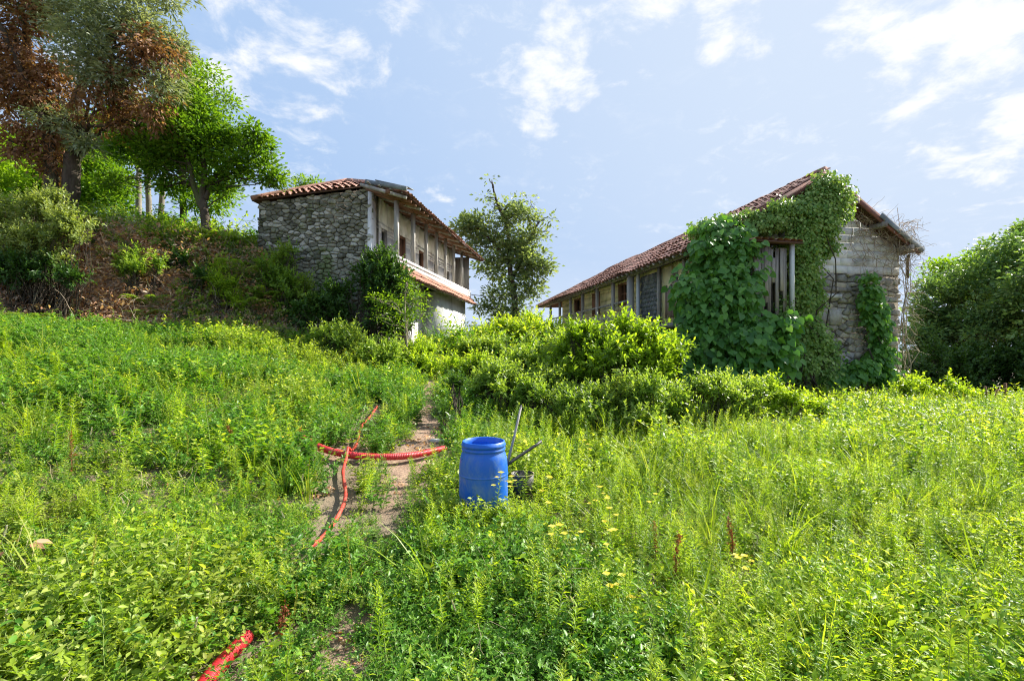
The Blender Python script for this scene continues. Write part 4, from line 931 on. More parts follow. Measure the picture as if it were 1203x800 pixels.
# ------------------------------------------------------------------ right house
RO = np.array([5.32, 13.38, 0.]); RU = np.array([-.176, .984, 0]); RV = np.array([-.984, -.176, 0]); ZZ = np.array([0, 0, 1.])
def RP(s, d, z): return RO+RU*s+RV*d+ZZ*z         # s along the facade (away), d out of the facade (left)
def right_house():
    u, v, P = RU, RV, RP
    H = thing('farmhouse', 'long old farmhouse with stone and block gable and sagging red tiled roof on right', 'house', P(0, 0, 0))
    wid = 6.42; zs = 3.86
    pk = lambda t: 4.30+.556*t if t < 3.5 else 4.30+.556*3.5-.556*(t-3.5)    # wall top under the roof
    # gable backing
    def slab(pts, s0, s1):   # pts: (t, z) convex polygon, extruded between s0 and s1
        n = len(pts); V = np.array([P(s0, -t, z) for t, z in pts]+[P(s1, -t, z) for t, z in pts]); F = []
        for k in range(1, n-1): F += [(0, k, k+1), (n, n+k+1, n+k)]
        for k in range(n): j = (k+1) % n; F += [(k, n+j, j), (k, n+k, n+j)]
        return outward(V, np.array(F))
    part('mortar_backing', slab([(0, -.5), (wid, -.5), (wid, zs), (0, zs)], .05, .5), M_mortar, H)
    part('gable_backing', slab([(0, zs+.001), (wid, zs+.001), (wid, pk(wid)), (3.5, pk(3.5)), (0, pk(0))], .012, .4), M_joint, H)
    fr = (P(0, 0, 0), -v, ZZ, -u)
    cells = stone_cells(np.array([(1.3, -.35), (wid, -.35), (wid, zs), (1.3, zs)]), .265, .165, .5, .013)
    lay_pieces(H, 'stone', cells, fr, M_stone, .055, .5, lambda c: -c[0], 300, 'shaded_stones')
    cells = stone_cells(np.array([(0, -.35), (1.3, -.35), (1.3, zs), (0, zs)]), .36, .2)
    props(part('hidden_stones', cat(*[stone_geo(c, fr, .07, .4) for c in cells]), M_stone, H), kind='stuff')
    # concrete blocks, running bond
    blocks = []; gp = np.array([(.02, zs+.01), (wid-.02, zs+.01), (wid-.02, pk(wid)), (3.5, pk(3.5)), (.02, pk(0))])
    for r in range(12):
        for c in range(-1, 15):
            x0 = c*.46+(.23 if r % 2 else 0); z0 = zs+.01+r*.225; q = np.array([(x0, z0), (x0+.446, z0), (x0+.446, z0+.213), (x0, z0+.213)])
            for i in range(len(gp)):
                a, b = gp[i], gp[(i+1) % len(gp)]; e = b-a; nn = np.array([e[1], -e[0]]); nn = nn/np.linalg.norm(nn); q = clip_poly(q, a, nn) if len(q) >= 3 else q
            if len(q) >= 3 and np.ptp(q[:, 0]) > .05 and np.ptp(q[:, 1]) > .05: blocks.append(q)
    for q in blocks:
        c = q.mean(0); h = rng.uniform(-.006, .002); n = len(q); qi = c+(q-c)*[.975, .965]
        V = np.array([P(.014, -a, b) for a, b in q]+[P(-h, -a, b) for a, b in qi]); F = []
        for k in range(1, n-1): F.append((n, n+k, n+k+1))
        for k in range(n): j = (k+1) % n; F += [(k, j, n+j), (k, n+j, n+k)]
        part('concrete_block', outward(V, np.array(F)), M_block, H)
    part('lintel', bar(P(-.04, -3.55, 3.38), P(-.04, -4.6, 3.36), .2, .11), M_wood, H)
    part('stone_slab', bar(P(-.06, -3.55, 3.18), P(-.06, -4.25, 3.17), .24, .12), M_cement, H)
    part('dressed_stone', hexa([P(a, -b, c) for c in (2.35, 2.8) for (a, b) in ((-.11, 3.9), (-.11, 4.3), (.05, 4.3), (.05, 3.9))]), M_stone, H)
    part('dressed_stone', hexa([P(a, -b, c) for c in (2.3, 2.78) for (a, b) in ((-.10, 3.5), (-.10, 3.85), (.05, 3.85), (.05, 3.5))]), M_stone, H)
    # right and rear walls
    part('rear_walls', cat(holed_wall(P(0.5, -wid, 0), u, -v, 0, 14, -.5, pk(wid), .4, []), holed_wall(P(14.1, 0.0, 0), -v, u, 0.4, wid, -.5, 4.3, .4, [])), M_stone, H)
    # facade with openings
    holes = [(1.30, 1.72, 3.68, 4.05), (5.1, 6.0, 3.35, 4.22), (8.1, 9.1, 3.15, 4.2), (10.8, 11.8, 3.5, 4.2)]
    part('facade_wall', holed_wall(RO, u, v, .1, 14.1, -.3, 4.34, .3, holes), M_yplaster, H)
    part('room_darkness_sheet', holed_wall(P(0, -.33, 0), u, v, .6, 13.5, -.2, 4.3, .1, []), M_dark, H)
    for k, h in enumerate(holes):
        g = []; t_ = .08
        for (a, b, c, d) in ((h[0], h[0]+t_, h[2], h[3]), (h[1]-t_, h[1], h[2], h[3]), (h[0]+t_, h[1]-t_, h[3]-t_, h[3]), (h[0]+t_, h[1]-t_, h[2], h[2]+t_)): g.append(hexa([P(a, -.2, c), P(b, -.2, c), P(b, .03, c), P(a, .03, c), P(a, -.2, d), P(b, -.2, d), P(b, .03, d), P(a, .03, d)]))
        f = part('window_frame', cat(*g), M_wood if k == 0 else M_woodR, H)
        if k == 1: part('window_bar', cat(bar(P(5.55, -.05, h[2]), P(5.55, -.05, h[3]), .07, .05), bar(P(5.1, -.05, 3.8), P(6.0, -.05, 3.8), .04, .04)), M_woodR, f)
        if k == 2:
            for i in range(6): part('shutter_board', bar(P(8.25+i*.14, -.03, h[2]+.05), P(8.25+i*.14, -.03, h[3]-.05), .03, .13, u), M_woodR, f)
    # gallery: posts, rails
    for s in (4.57, 6.2, 8.0, 9.95, 11.9, 13.9, 15.9):
        w = .2 if s == 4.57 else .12
        part('gallery_post', bar(P(s-.35, .3, .9), P(s-.35, .3, 4.3), w, w, u), M_woodG if s == 4.57 else M_wood, H)
    part('gallery_post', bar(P(3.75, .22, .9), P(3.75, .22, 4.3), .1, .1, u), M_whitepost, H)
    part('rail', bar(P(4.3, .3, 3.42), P(15.6, .3, 3.40), .05, .07), M_wood, H)
    part('rail', bar(P(4.3, .3, 2.9), P(15.6, .3, 2.88), .05, .06), M_wood, H)
    part('gallery_floor', bar(P(0, .28, 2.35), P(15.7, .28, 2.35), .55, .12), M_wood, H)
    part('wall_plate', bar(P(-.2, .3, 4.33), P(17.5, .3, 4.30), .12, .12), M_wood, H)
    # grey scale cladding (overlapping rounded scales) as pieces
    sc = []
    for r in range(10):
        for c in range(8):
            cx_ = 2.45+c*.2+(.1 if r % 2 else 0); cz = 2.72+r*.15
            if cx_ > 3.85: continue
            pts = [(-.095, .12), (-.095, -.03), (-.05, -.09), (.05, -.09), (.095, -.03), (.095, .12)]
            V = np.array([P(cx_+a, .05+.03*(1 if b > 0 else 2), cz+b) for a, b in pts]+[P(cx_+a, .03, cz+b) for a, b in pts]); F = []
            for k in range(1, 5): F.append((0, k+1, k))
            for k in range(6): j = (k+1) % 6; F += [(k, j, 6+j), (k, 6+j, 6+k)]
            part('cladding_scale', outward(V, np.array(F)), M_slate, H)
    part('side_panel', hexa([P(a, b, c) for c in (2.3, 4.25) for (a, b) in ((.9, .01), (2.35, .01), (2.35, .08), (.9, .08))][:8]) if False else cat(*[hexa([P(a, b, c) for c in cc for (a, b) in ((x0, .01), (x1, .01), (x1, .06), (x0, .06))]) for x0, x1, cc in ((.9, 1.3, (2.3, 4.25)), (1.72, 2.35, (2.3, 4.25)), (1.3, 1.72, (2.3, 3.68)))]), M_yplaster, H)
    for i in range(10): 
        z1 = 3.66+rng.uniform(-.25, .02) if i % 3 else 3.66
        part('plank', bar(P(1.05+i*.105, .09, 2.6+rng.uniform(0, .15)), P(1.05+i*.105+rng.normal(0, .01), .09, z1), .025, .085, u), M_woodP, H)
    for i, s in enumerate((.85, 2.4)): part('panel_post', bar(P(s, .12, 2.2), P(s, .12, 4.3), .09, .09, u), M_wood, H)
    # roof
    EL = P(-.35, .62, 4.36); ER = P(-.35, -wid-.28, 4.55); ELf = P(18, .62, 4.32); ERf = P(18, -wid-.28, 4.5)
    K1 = P(-.35, -3.55, 6.67); K2 = P(15.6, -3.55, 6.45)
    tiled_slope(H, (EL, ELf, K2, K1), M_tile, .215, .33, .065, 298, lambda c: abs(c[1]-17.5), sag=.07)
    tiled_slope(H, (ERf, ER, K1, K2), M_tile, .215, .33, .065)
    tiled_slope(H, (ELf, ERf, K2, K2+u*.02), M_tile, .215, .33, .065)
    part('ridge_tiles', tube(spline([K1, (K1*2+K2)/3-[0, 0, .05], (K1+2*K2)/3-[0, 0, .07], K2], 14)+rng.normal(0, .012, (43, 3))+[0, 0, .05], .10, 7), M_tile, H, True)
    part('ridge_tiles', tube(np.array([K2, ELf])+[0, 0, .05], .09, 7), M_tile, H, True)
    # verges: rusty one on the left rake, grey boards on the right rake
    dn = ZZ*.10
    part('verge_board', bar(EL-u*.03-dn+unit(K1-EL)*.05, K1-u*.03-dn, .05, .2), M_vergeR, H, label='rusty red board under the left rake')
    part('verge_board', bar(K1-u*.03-dn*.8, ER-u*.03-dn*.8, .05, .16), M_vergeR, H, label='dark red board along the right rake')
    part('verge_board', bar(K1*.45+ER*.55-u*.09, ER-u*.09-unit(K1-ER)*.05, .035, .15), M_verge, H, label='grey blue board on the lower right rake')
    for k in range(4):
        q = K1*(1-k/3.4)+ER*(k/3.4); part('purlin_end', bar(q-dn*1.9-u*.12, q-dn*1.9+u*.5, .12, .14), M_wood, H)
    for k in range(44):
        s = -.2+k*.41; part('rafter', bar(P(s, -.05, 4.64), P(s, .60, 4.28), .06, .08), M_wood, H)
    part('corner_pole', bar(P(-.15, -wid-.10, 3.75), P(-.15, -wid-.12, 4.45), .06, .06, u), M_metal, H)
right_house()

# wooden lean-to closet hung on the gable corner
def closet():
    # stands in front of the gable near the left corner
    u, v, P = RU, RV, RP
    H = thing('wooden_privy', 'weathered plank closet on the gable with little tiled roof and pale post', 'closet', P(-.95, -1.3, 2.3))
    t0, t1 = .75, 1.72; s = -1.05
    for k in range(9):
        t = t0+.05+k*.105; z0 = 2.5+rng.uniform(0, .75)*(k % 2+.25); z1 = 4.28-(rng.uniform(0, .3) if k % 4 == 1 else 0)
        part('plank', bar(P(s+rng.normal(0, .015), -t, z0), P(s+rng.normal(0, .01), -t+rng.normal(0, .02), z1), .1, .02, u), M_wood, H)
    for k in range(8):
        part('side_plank', bar(P(s+.06+k*.12, -t1+.02, 2.4), P(s+.06+k*.12, -t1+.02, 4.28), .11, .02, v), M_wood, H)
        part('side_plank', bar(P(s+.06+k*.12, -t0, 2.4), P(s+.06+k*.12, -t0, 4.28), .11, .02, v), M_wood, H)
    part('back_board', hexa([P(a, -b, c) for c in (2.4, 4.35) for (a, b) in ((-.06, t0), (-.06, t1), (-.02, t1), (-.02, t0))]), M_cement, H)
    part('pale_panel', hexa([P(a, -b, c) for c in (3.7, 4.25) for (a, b) in ((s+.05, t0+.02), (s+.05, t0+.6), (s+.07, t0+.6), (s+.07, t0+.02))]), M_cement, H)
    part('post', bar(P(s-.10, -t1-.06, 2.3), P(s-.10, -t1-.06, 4.42), .085, .085, u), M_whitepost, H)
    part('floor_beam', bar(P(s, -t0+.1, 2.34), P(s, -t1-.1, 2.34), .12, .12), M_wood, H)
    part('floor_beam', bar(P(s, -t1, 2.3), P(0, -t1, 2.3), .1, .1), M_wood, H)
    part('support_post', bar(P(s+.03, -t1+.05, .1), P(s, -t1+.0, 2.3), .12, .12, u), M_bark, H)
    part('support_post', bar(P(s+.1, -t1+.35, .1), P(s+.05, -t1+.3, 2.3), .08, .08, u), M_bark, H)
    tiled_slope(H, (P(s-.28, -t0+.2, 4.42), P(s-.28, -t1-.25, 4.40), P(.0, -t1-.25, 4.62), P(.0, -t0+.2, 4.62)), M_tileL, .2, .3, .05, 30, lambda c: c[1])
closet()

# ------------------------------------------------------------------ climbers on the right house
def blob(px, py, Y, rx, ry=None, dep=None):
    p = W(px, py, Y); k = Y/F_PX; ry = ry or rx
    return (*p, rx*k, dep if dep is not None else min(rx, ry)*k*.8, ry*k)
def climber(name, label, catg, base, blobs, tufts, per, ll, lw, kind, lm, stems=3, sig=.13, gap=.25, sr=.015):
    th = thing(name, label, catg, base); ex = []
    for c in blobs:
        for _ in range(3):
            d = rdir(1, .2)[0]; k = rng.uniform(.18, .4); ex.append((*(np.array(c[:3])+d*np.array(c[3:6])*rng.uniform(.85, 1.25)), c[3]*k, c[4]*k, c[5]*k*1.3))
    geo, tc = crown_geo([(*c[:3], c[3]*.93, c[4], c[5]*.93) for c in blobs]+ex, tufts, per, ll, lw, kind, sig, gap, 1.4, face=(-.25, -1, .75))
    # leaves face outwards: rotate normals by mixing is left to chance
    ss = []
    for T in tc:
        for k in range(stems):
            if len(T) > 1:
                a, b = T[rng.integers(len(T))], T[rng.integers(len(T))]; ss.append(tube(kink(a, b, 5, .08), np.linspace(sr, sr*.5, 5), 4, False))
    zs_ = sorted([b[:3] for b in blobs], key=lambda q: q[2]); pts = [np.array(base, float)]
    for q in zs_[::max(1, len(zs_)//6)]: ss.append(tube(kink(pts[0], q, 8, .05), np.linspace(sr*1.8, sr*.7, 8), 5, False))
    part('stems', cat(*ss), M_bark, th); part('foliage', geo, lm, th)
def climbers():
    Y = 12.5; b = W(870, 470, 12.2); b[2] = gz1(b[0], b[1])
    B = [blob(845, 300, 12.9, 30, 30, .35), blob(838, 325, 12.9, 15, 30, .3), blob(858, 345, 12.5, 24, 40, .4), blob(834, 390, 12.3, 32, 34, .5), blob(880, 405, 11.9, 32, 34, .4), blob(868, 440, 11.7, 38, 26, .5),
         blob(800, 412, 12.2, 30, 22, .5), blob(852, 278, 13.0, 24, 14, .3), blob(868, 300, 12.6, 8, 16, .15), blob(915, 392, 11.9, 12, 22, .25), blob(872, 368, 12.1, 12, 34, .25), blob(815, 362, 12.9, 13, 24, .25), blob(905, 430, 11.8, 16, 26, .3), blob(790, 440, 11.9, 24, 18, .4), blob(836, 355, 12.3, 26, 36, .3)]
    climber('climbing_vine', 'big leafed dark green vine smothering the near corner of the farmhouse', 'vine', b, B, 1500, 10, .17, .15, 'heart', M_vine, 4, .15, .24, .02)
    b = W(955, 465, 13.2); b[2] = gz1(b[0], b[1])
    B = [blob(985, 232, 13.3, 16, 18, .25), blob(962, 236, 13.3, 26, 16, .3), blob(932, 250, 13.2, 26, 15, .3), blob(903, 262, 13.1, 24, 11, .25), blob(957, 265, 13.1, 26, 20, .3), blob(940, 290, 13.05, 18, 22, .3), blob(948, 315, 13.05, 15, 20, .25),
         blob(936, 335, 13, 10, 24, .2), blob(943, 362, 13.1, 11, 24, .2), blob(958, 395, 13.2, 13, 30, .2), blob(970, 425, 13.3, 9, 28, .2), blob(945, 425, 13.1, 12, 34, .25), blob(971, 214, 13.35, 15, 8, .25), blob(958, 350, 13.2, 6, 30, .12), blob(862, 262, 13.3, 24, 9, .25), blob(832, 270, 13.5, 20, 8, .25), blob(972, 290, 13.3, 9, 16, .12), blob(925, 380, 12.7, 8, 30, .2)]
    climber('climbing_ivy', 'dense pale tipped ivy covering the left roof edge up to the ridge', 'ivy', b, B, 1900, 20, .085, .07, 'oval', M_ivy, 3, .10, .22)
    b = W(1032, 462, 13.7); b[2] = gz1(b[0], b[1])
    B = [blob(1024, 348, 13.8, 6, 20, .1), blob(1031, 380, 13.85, 7, 20, .1), blob(1034, 410, 13.85, 8, 18, .1), blob(1036, 438, 13.8, 13, 18, .18), blob(1008, 438, 13.5, 16, 13, .18), blob(985, 448, 13.3, 10, 10, .15)]
    climber('climbing_vine', 'narrow leafy vine climbing the bare stone part of the gable', 'vine', b, B, 330, 11, .14, .12, 'heart', M_vine, 3, .10, .15)
    # dead vine
    b = W(1068, 460, 14.2); b[2] = gz1(b[0], b[1]); th = thing('dead_vine', 'leafless brown tangled vine hanging on the right edge of the gable', 'dead vine', b)
    g = []
    for k in range(5): g.append(tube(kink(b+rng.normal(0, .1, 3), W(1062+rng.normal(0, 6), 300+rng.normal(0, 25), 14.1), 9, .03), np.linspace(.022, .008, 9), 4, False))
    part('stems', cat(*g), M_twig, th); g = []
    for k in range(230):
        a = W(rng.uniform(1000, 1072), rng.uniform(245, 345), 0); px, py = rng.uniform(1000, 1070), 0; py = 246+(px-1000)*.45+rng.exponential(28); Yg = 13.35+.18*((px-CX)/F_PX*14-5.3)-.1
        p = W(px, py, Yg); d = unit(np.array([rng.normal(0, 1), rng.normal(-.15, .2), rng.normal(-.1, 1)])); Q = [p]
        for j in range(6): d = unit(d+rng.normal(0, .4, 3)*[1, .3, 1]); Q.append(Q[-1]+d*rng.uniform(.06, .16))
        g.append(tube(np.array(Q), np.linspace(.009, .003, 7), 3, False))
    for k in range(90):
        p = W(1062+rng.normal(0, 7), rng.uniform(262, 315), 14.1+rng.normal(0, .2)); d = unit(np.array([1, rng.normal(0, .3), rng.normal(.0, .6)])); Q = [p]
        for j in range(6): d = unit(d+rng.normal(0, .45, 3)+[0, 0, -.12]); Q.append(Q[-1]+d*rng.uniform(.05, .15))
        g.append(tube(np.array(Q), np.linspace(.008, .0025, 8), 3, False))
    for k in range(80):
        p = W(1066+rng.normal(0, 5), rng.uniform(320, 420), 14.05+rng.normal(0, .12)); d = unit(np.array([rng.normal(.2, .4), rng.normal(-.2, .3), -1])); Q = [p]
        for j in range(5): d = unit(d+rng.normal(0, .3, 3)); Q.append(Q[-1]+d*rng.uniform(.05, .14))
        g.append(tube(np.array(Q), np.linspace(.006, .002, 6), 3, False))
    props(part('twigs', cat(*g), M_twig, th), kind='stuff')
climbers()

# ------------------------------------------------------------------ bushes
def bushp(label, px, Y, blobs, tufts, ll, lw, lm, kind='diamond', group=None, per=26, sig=.12, gap=.3, name='bush', catg='bush', gscale=1.5):
    x = (px-CX)/F_PX*Y; z = gz1(x, Y); b = np.array([x, Y, z-.05]); th = thing(name, label, catg, b, group)
    ex = []
    for q in blobs:
        for _ in range(4):
            a = rng.uniform(-.4, 3.5); k = rng.uniform(.25, .5); ex.append((q[0]+math.cos(a)*q[3]*rng.uniform(.7, 1.15), q[1]-math.sin(a)*q[4 if len(q) > 4 else 3]*rng.uniform(.4, .95), q[2]+rng.normal(0, .2), q[3]*k, (q[4] if len(q) > 4 else q[3])*k))
    B2 = [(q[0], q[1]+4, q[2], q[3]*.88, (q[4] if len(q) > 4 else q[3])*.85) for q in blobs]+ex
    geo, tc = shoots_geo([blob(*q) for q in B2], int(tufts*1.45), ll*1.12, lw*1.05, kind, 12, 2.9*ll, gap+.09, gscale); bs = []
    for T in tc:
        for k in range(7):
            if len(T): e = T[rng.integers(len(T))]; f = b*.25+e*.75; f[2] = gz1(f[0], f[1])-.02; bs.append(tube(kink(f, e, 5, .07, .05), np.linspace(.014, .004, 5), 4, False))
    part('stems', cat(*bs), M_bark, th, True); part('foliage', geo, lm, th); return th
def bushes():
    g = 'bushes in front of the farmhouse'
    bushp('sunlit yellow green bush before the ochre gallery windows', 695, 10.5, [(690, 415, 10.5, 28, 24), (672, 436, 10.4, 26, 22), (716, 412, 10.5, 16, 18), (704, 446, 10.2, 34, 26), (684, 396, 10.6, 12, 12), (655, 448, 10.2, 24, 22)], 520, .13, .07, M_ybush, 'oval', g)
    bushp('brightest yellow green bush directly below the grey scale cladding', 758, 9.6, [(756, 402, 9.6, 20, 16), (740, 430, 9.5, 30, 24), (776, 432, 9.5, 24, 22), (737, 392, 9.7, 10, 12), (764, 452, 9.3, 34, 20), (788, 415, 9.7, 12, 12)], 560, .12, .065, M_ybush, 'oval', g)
    bushp('pale low bush left of the sunlit one, near the gap', 630, 11.8, [(645, 424, 11.8, 28, 20), (612, 434, 11.8, 24, 17), (625, 452, 11.3, 34, 17), (590, 446, 11.5, 22, 15), (658, 408, 12, 12, 12)], 420, .12, .06, M_mbush, 'oval', g)
    bushp('tangled mid green bramble heap behind the blue barrel', 735, 8.3, [(738, 468, 8.3, 40, 34), (700, 478, 8.3, 32, 28), (772, 482, 8.2, 32, 26), (662, 470, 8.6, 30, 26), (715, 500, 8.0, 40, 18), (650, 495, 8.2, 30, 14)], 900, .085, .042, M_mbush, 'oval', g, 28)
    bushp('whitish green bramble heap at the foot of the big vine', 830, 8.9, [(822, 468, 8.9, 34, 26), (850, 482, 8.8, 34, 22), (795, 490, 8.6, 30, 22), (870, 465, 9.1, 28, 20), (835, 500, 8.5, 40, 14)], 800, .08, .042, M_mbush, 'oval', g, 28)
    bushp('low leafy bramble below the plank closet', 905, 9.6, [(900, 468, 9.8, 28, 18), (925, 480, 9.6, 28, 14), (880, 488, 9.3, 30, 14), (955, 482, 9.8, 26, 10)], 420, .085, .045, M_ybush, 'oval', g, 26)
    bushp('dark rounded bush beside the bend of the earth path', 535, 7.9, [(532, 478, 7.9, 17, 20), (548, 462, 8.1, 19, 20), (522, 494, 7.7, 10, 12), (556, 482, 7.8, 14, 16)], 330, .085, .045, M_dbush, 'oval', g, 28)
    bushp('mid green bush between the dark bush and brambles', 592, 9.4, [(590, 450, 9.6, 26, 18), (615, 462, 9.2, 26, 16), (570, 460, 9.5, 18, 16), (640, 455, 9.6, 18, 18)], 420, .09, .05, M_mbush, 'oval', g, 26)
    g = 'greenery at the foot of the left house'
    bushp('tall nettle clump left of the sapling', 420, 12.2, [(420, 410, 12.4, 30, 18), (392, 402, 12.6, 22, 14), (440, 422, 11.8, 26, 14)], 380, .11, .05, M_mbush, 'oval', g)
    bushp('bright green clump right of the sapling below the cement room', 500, 12.8, [(500, 420, 13, 18, 12), (520, 434, 12.6, 30, 13), (485, 426, 12.6, 26, 13), (548, 432, 12.8, 20, 11)], 460, .11, .055, M_ybush, 'oval', g)
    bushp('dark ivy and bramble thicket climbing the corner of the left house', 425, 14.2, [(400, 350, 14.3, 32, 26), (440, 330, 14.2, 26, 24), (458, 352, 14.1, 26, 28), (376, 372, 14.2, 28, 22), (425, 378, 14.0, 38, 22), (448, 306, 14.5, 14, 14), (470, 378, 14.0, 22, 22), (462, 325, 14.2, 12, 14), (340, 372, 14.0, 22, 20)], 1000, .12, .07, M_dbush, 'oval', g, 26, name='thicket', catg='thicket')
    bushp('light green bush in the gap behind, between the houses', 600, 19.5, [(600, 392, 19.5, 26, 14), (575, 404, 19, 22, 12), (640, 398, 19, 26, 16), (622, 385, 20, 18, 12)], 480, .16, .09, M_ybush, 'oval', g, 24, sig=.2)
    bushp('mid green bush filling the path gap behind', 580, 16, [(572, 418, 16, 24, 12), (600, 412, 16, 26, 12), (555, 410, 16, 14, 12)], 360, .14, .08, M_mbush, 'oval', g, 24, sig=.18)
    # bank
    g = 'bushes on the bank'
    bushp('pale variegated shrub spilling over the bank at far left', 40, 12.2, [(30, 250, 12.3, 44, 24), (78, 274, 12.2, 32, 20), (20, 288, 12.0, 34, 22), (58, 302, 12.0, 28, 14), (-20, 265, 12.2, 34, 26), (60, 238, 12.6, 26, 14)], 800, .10, .05, M_ybush2, 'oval', g, 26)
    bushp('dark shaded bush low on the bank beneath the pale shrub', 20, 11.6, [(18, 315, 11.7, 34, 18), (70, 325, 11.7, 20, 12)], 260, .10, .05, M_dbush, 'oval', g)
    bushp('green leafy bush halfway up the bank', 160, 12.9, [(160, 308, 13, 18, 12), (150, 320, 12.9, 12, 9), (180, 318, 13, 11, 10)], 180, .11, .055, M_mbush, 'oval', g)
    bushp('dark bush hanging under the bank edge left of the ferns', 218, 13.8, [(205, 312, 13.7, 16, 14), (226, 330, 13.6, 18, 12)], 200, .11, .055, M_dbush, 'oval', g)
    bushp('tall yellowish weed clump standing under the forked tree', 268, 13.4, [(262, 338, 13.4, 11, 20), (280, 352, 13.4, 10, 14), (256, 312, 13.8, 9, 12)], 170, .10, .035, M_ybush, 'lance', g)
    bushp('dark thicket against the shaded stone wall', 330, 14.4, [(322, 325, 14.3, 16, 18), (345, 345, 14.2, 24, 24), (332, 303, 14.6, 14, 12), (360, 360, 14.2, 20, 20)], 400, .11, .06, M_mbush, 'oval', g)
    # right
    g = 'greenery right of the farmhouse'
    bushp('yellow green bush at the right foot of the gable', 1090, 12.6, [(1092, 462, 12.6, 30, 12), (1070, 466, 12.4, 18, 10), (1120, 468, 12.4, 22, 9)], 380, .11, .06, M_ybush, 'oval', g)
    for k, (px, Y) in enumerate(((1100, 19), (1150, 18.5), (1200, 18), (1250, 17))):
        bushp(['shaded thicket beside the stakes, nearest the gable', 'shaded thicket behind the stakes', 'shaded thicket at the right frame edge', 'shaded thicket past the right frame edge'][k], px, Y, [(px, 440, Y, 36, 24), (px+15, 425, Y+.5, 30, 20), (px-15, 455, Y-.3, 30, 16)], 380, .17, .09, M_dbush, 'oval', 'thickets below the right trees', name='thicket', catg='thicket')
    bushp('low leafy mound at the left foot of the bare gable', 985, 12.0, [(985, 474, 12, 26, 8), (1030, 472, 12, 28, 7)], 240, .09, .05, M_mbush, 'oval', g)
M_ybush2 = leafmat('variegated_leaf', [(.12,.18,.04),(.24,.31,.08),(.38,.43,.16),(.5,.52,.27)], .42, .45)
bushes()

def saplings():
    b = W(478, 425, 12.9); b[2] = gz1(b[0], b[1])-.05; Y = 12.9
    cls = [blob(458, 352, Y, 15, 10), blob(490, 350, Y, 14, 11), blob(475, 372, Y, 17, 9), blob(449, 370, Y, 10, 7), blob(478, 333, Y, 8, 7), blob(496, 368, Y, 10, 8), blob(462, 388, Y, 10, 7), blob(440, 350, Y, 5, 5)]
    tree('sapling', 'slender yellow green sapling growing before the left house corner', 'sapling', b, [([b, W(478, 400, Y), W(476, 370, Y), W(477, 332, Y)], .03, .008)], cls, 90, 12, .09, .04, M_ltree, M_twig, sig=.10, gap=.3, br=.012)
    Y = 21; b = W(360, 260, Y); b[2] = gz1(b[0], b[1])
    tree('roadside_sapling', 'small tree top peeping above the left house roof', 'tree', b, [([b, W(358, 235, Y), W(358, 216, Y)], .05, .015)], [blob(352, 213, Y, 4, 6), blob(367, 215, Y, 7, 4), blob(360, 222, Y, 8, 4)], 60, 16, .13, .06, M_ltree, M_bark, sig=.14, gap=.2, br=.02)
saplings()

def ferns():
    spots = [(268, 285, 13.9, 1.0), (285, 276, 14.4, 1.1), (300, 290, 14.1, 1.0), (320, 296, 14.4, .95), (255, 270, 14.8, 1.0), (310, 272, 14.9, 1.0), (335, 312, 14.3, .8), (290, 300, 13.8, .9), (275, 262, 15.3, 1.1), (185, 262, 15.6, 1.0), (160, 258, 15.8, 1.1), (135, 262, 15.4, .9),
             (205, 268, 15.4, .8), (115, 258, 15.2, .9), (178, 330, 12.8, .8), (168, 345, 12.5, .6), (195, 345, 12.8, .6), (40, 355, 11.3, .6), (228, 285, 14.3, .7)]
    P0 = None
    where = ['under the forked tree', 'right of the forked trunk', 'on the bank edge right of the forked tree', 'against the stone wall', 'directly behind the forked trunk', 'near the left roof corner', 'low beside the stone wall', 'hanging over the bank edge', 'behind the forked tree', 'below the slim grey trunks', 'left of the slim grey trunks', 'beside the mossy double trunk',
             'on the edge left of the forked tree', 'right of the mossy double trunk', 'halfway down the bank', 'low on the bank face', 'low on the bank face, right of another fern', 'at the foot of the bank at far left', 'on the bank edge, small']
    protos = [[frond_geo(np.zeros(3), (math.cos(a), math.sin(a)), .85, .2, 16, rise) for a, rise in zip(np.arange(8)*.785+rng.normal(0, .2, 8), rng.uniform(.45, 1.2, 8))] for _ in range(3)]
    pm = []
    for gs in protos:
        q = []
        for g in gs:
            me = mesh('frond', g[0], g[1], None, g[2]); me.materials.append(M_fern); me.materials.append(M_stem); me.polygons.foreach_set('material_index', g[3].astype(np.int32)); q.append(me)
        pm.append(q)
    for k, (px, py, Y, s) in enumerate(spots):
        x = (px-CX)/F_PX*Y; th = thing('fern', 'yellow green fern with arching fronds '+where[k], 'fern', (x, Y, gz1(x, Y)+.10), 'ferns on the bank'); th.scale = (s*1.2,)*3; th.rotation_euler = (0, 0, rng.random()*6)
        for me in pm[k % 3]:
            o = bpy.data.objects.new('frond', me); COL.objects.link(o); o.parent = th
ferns()

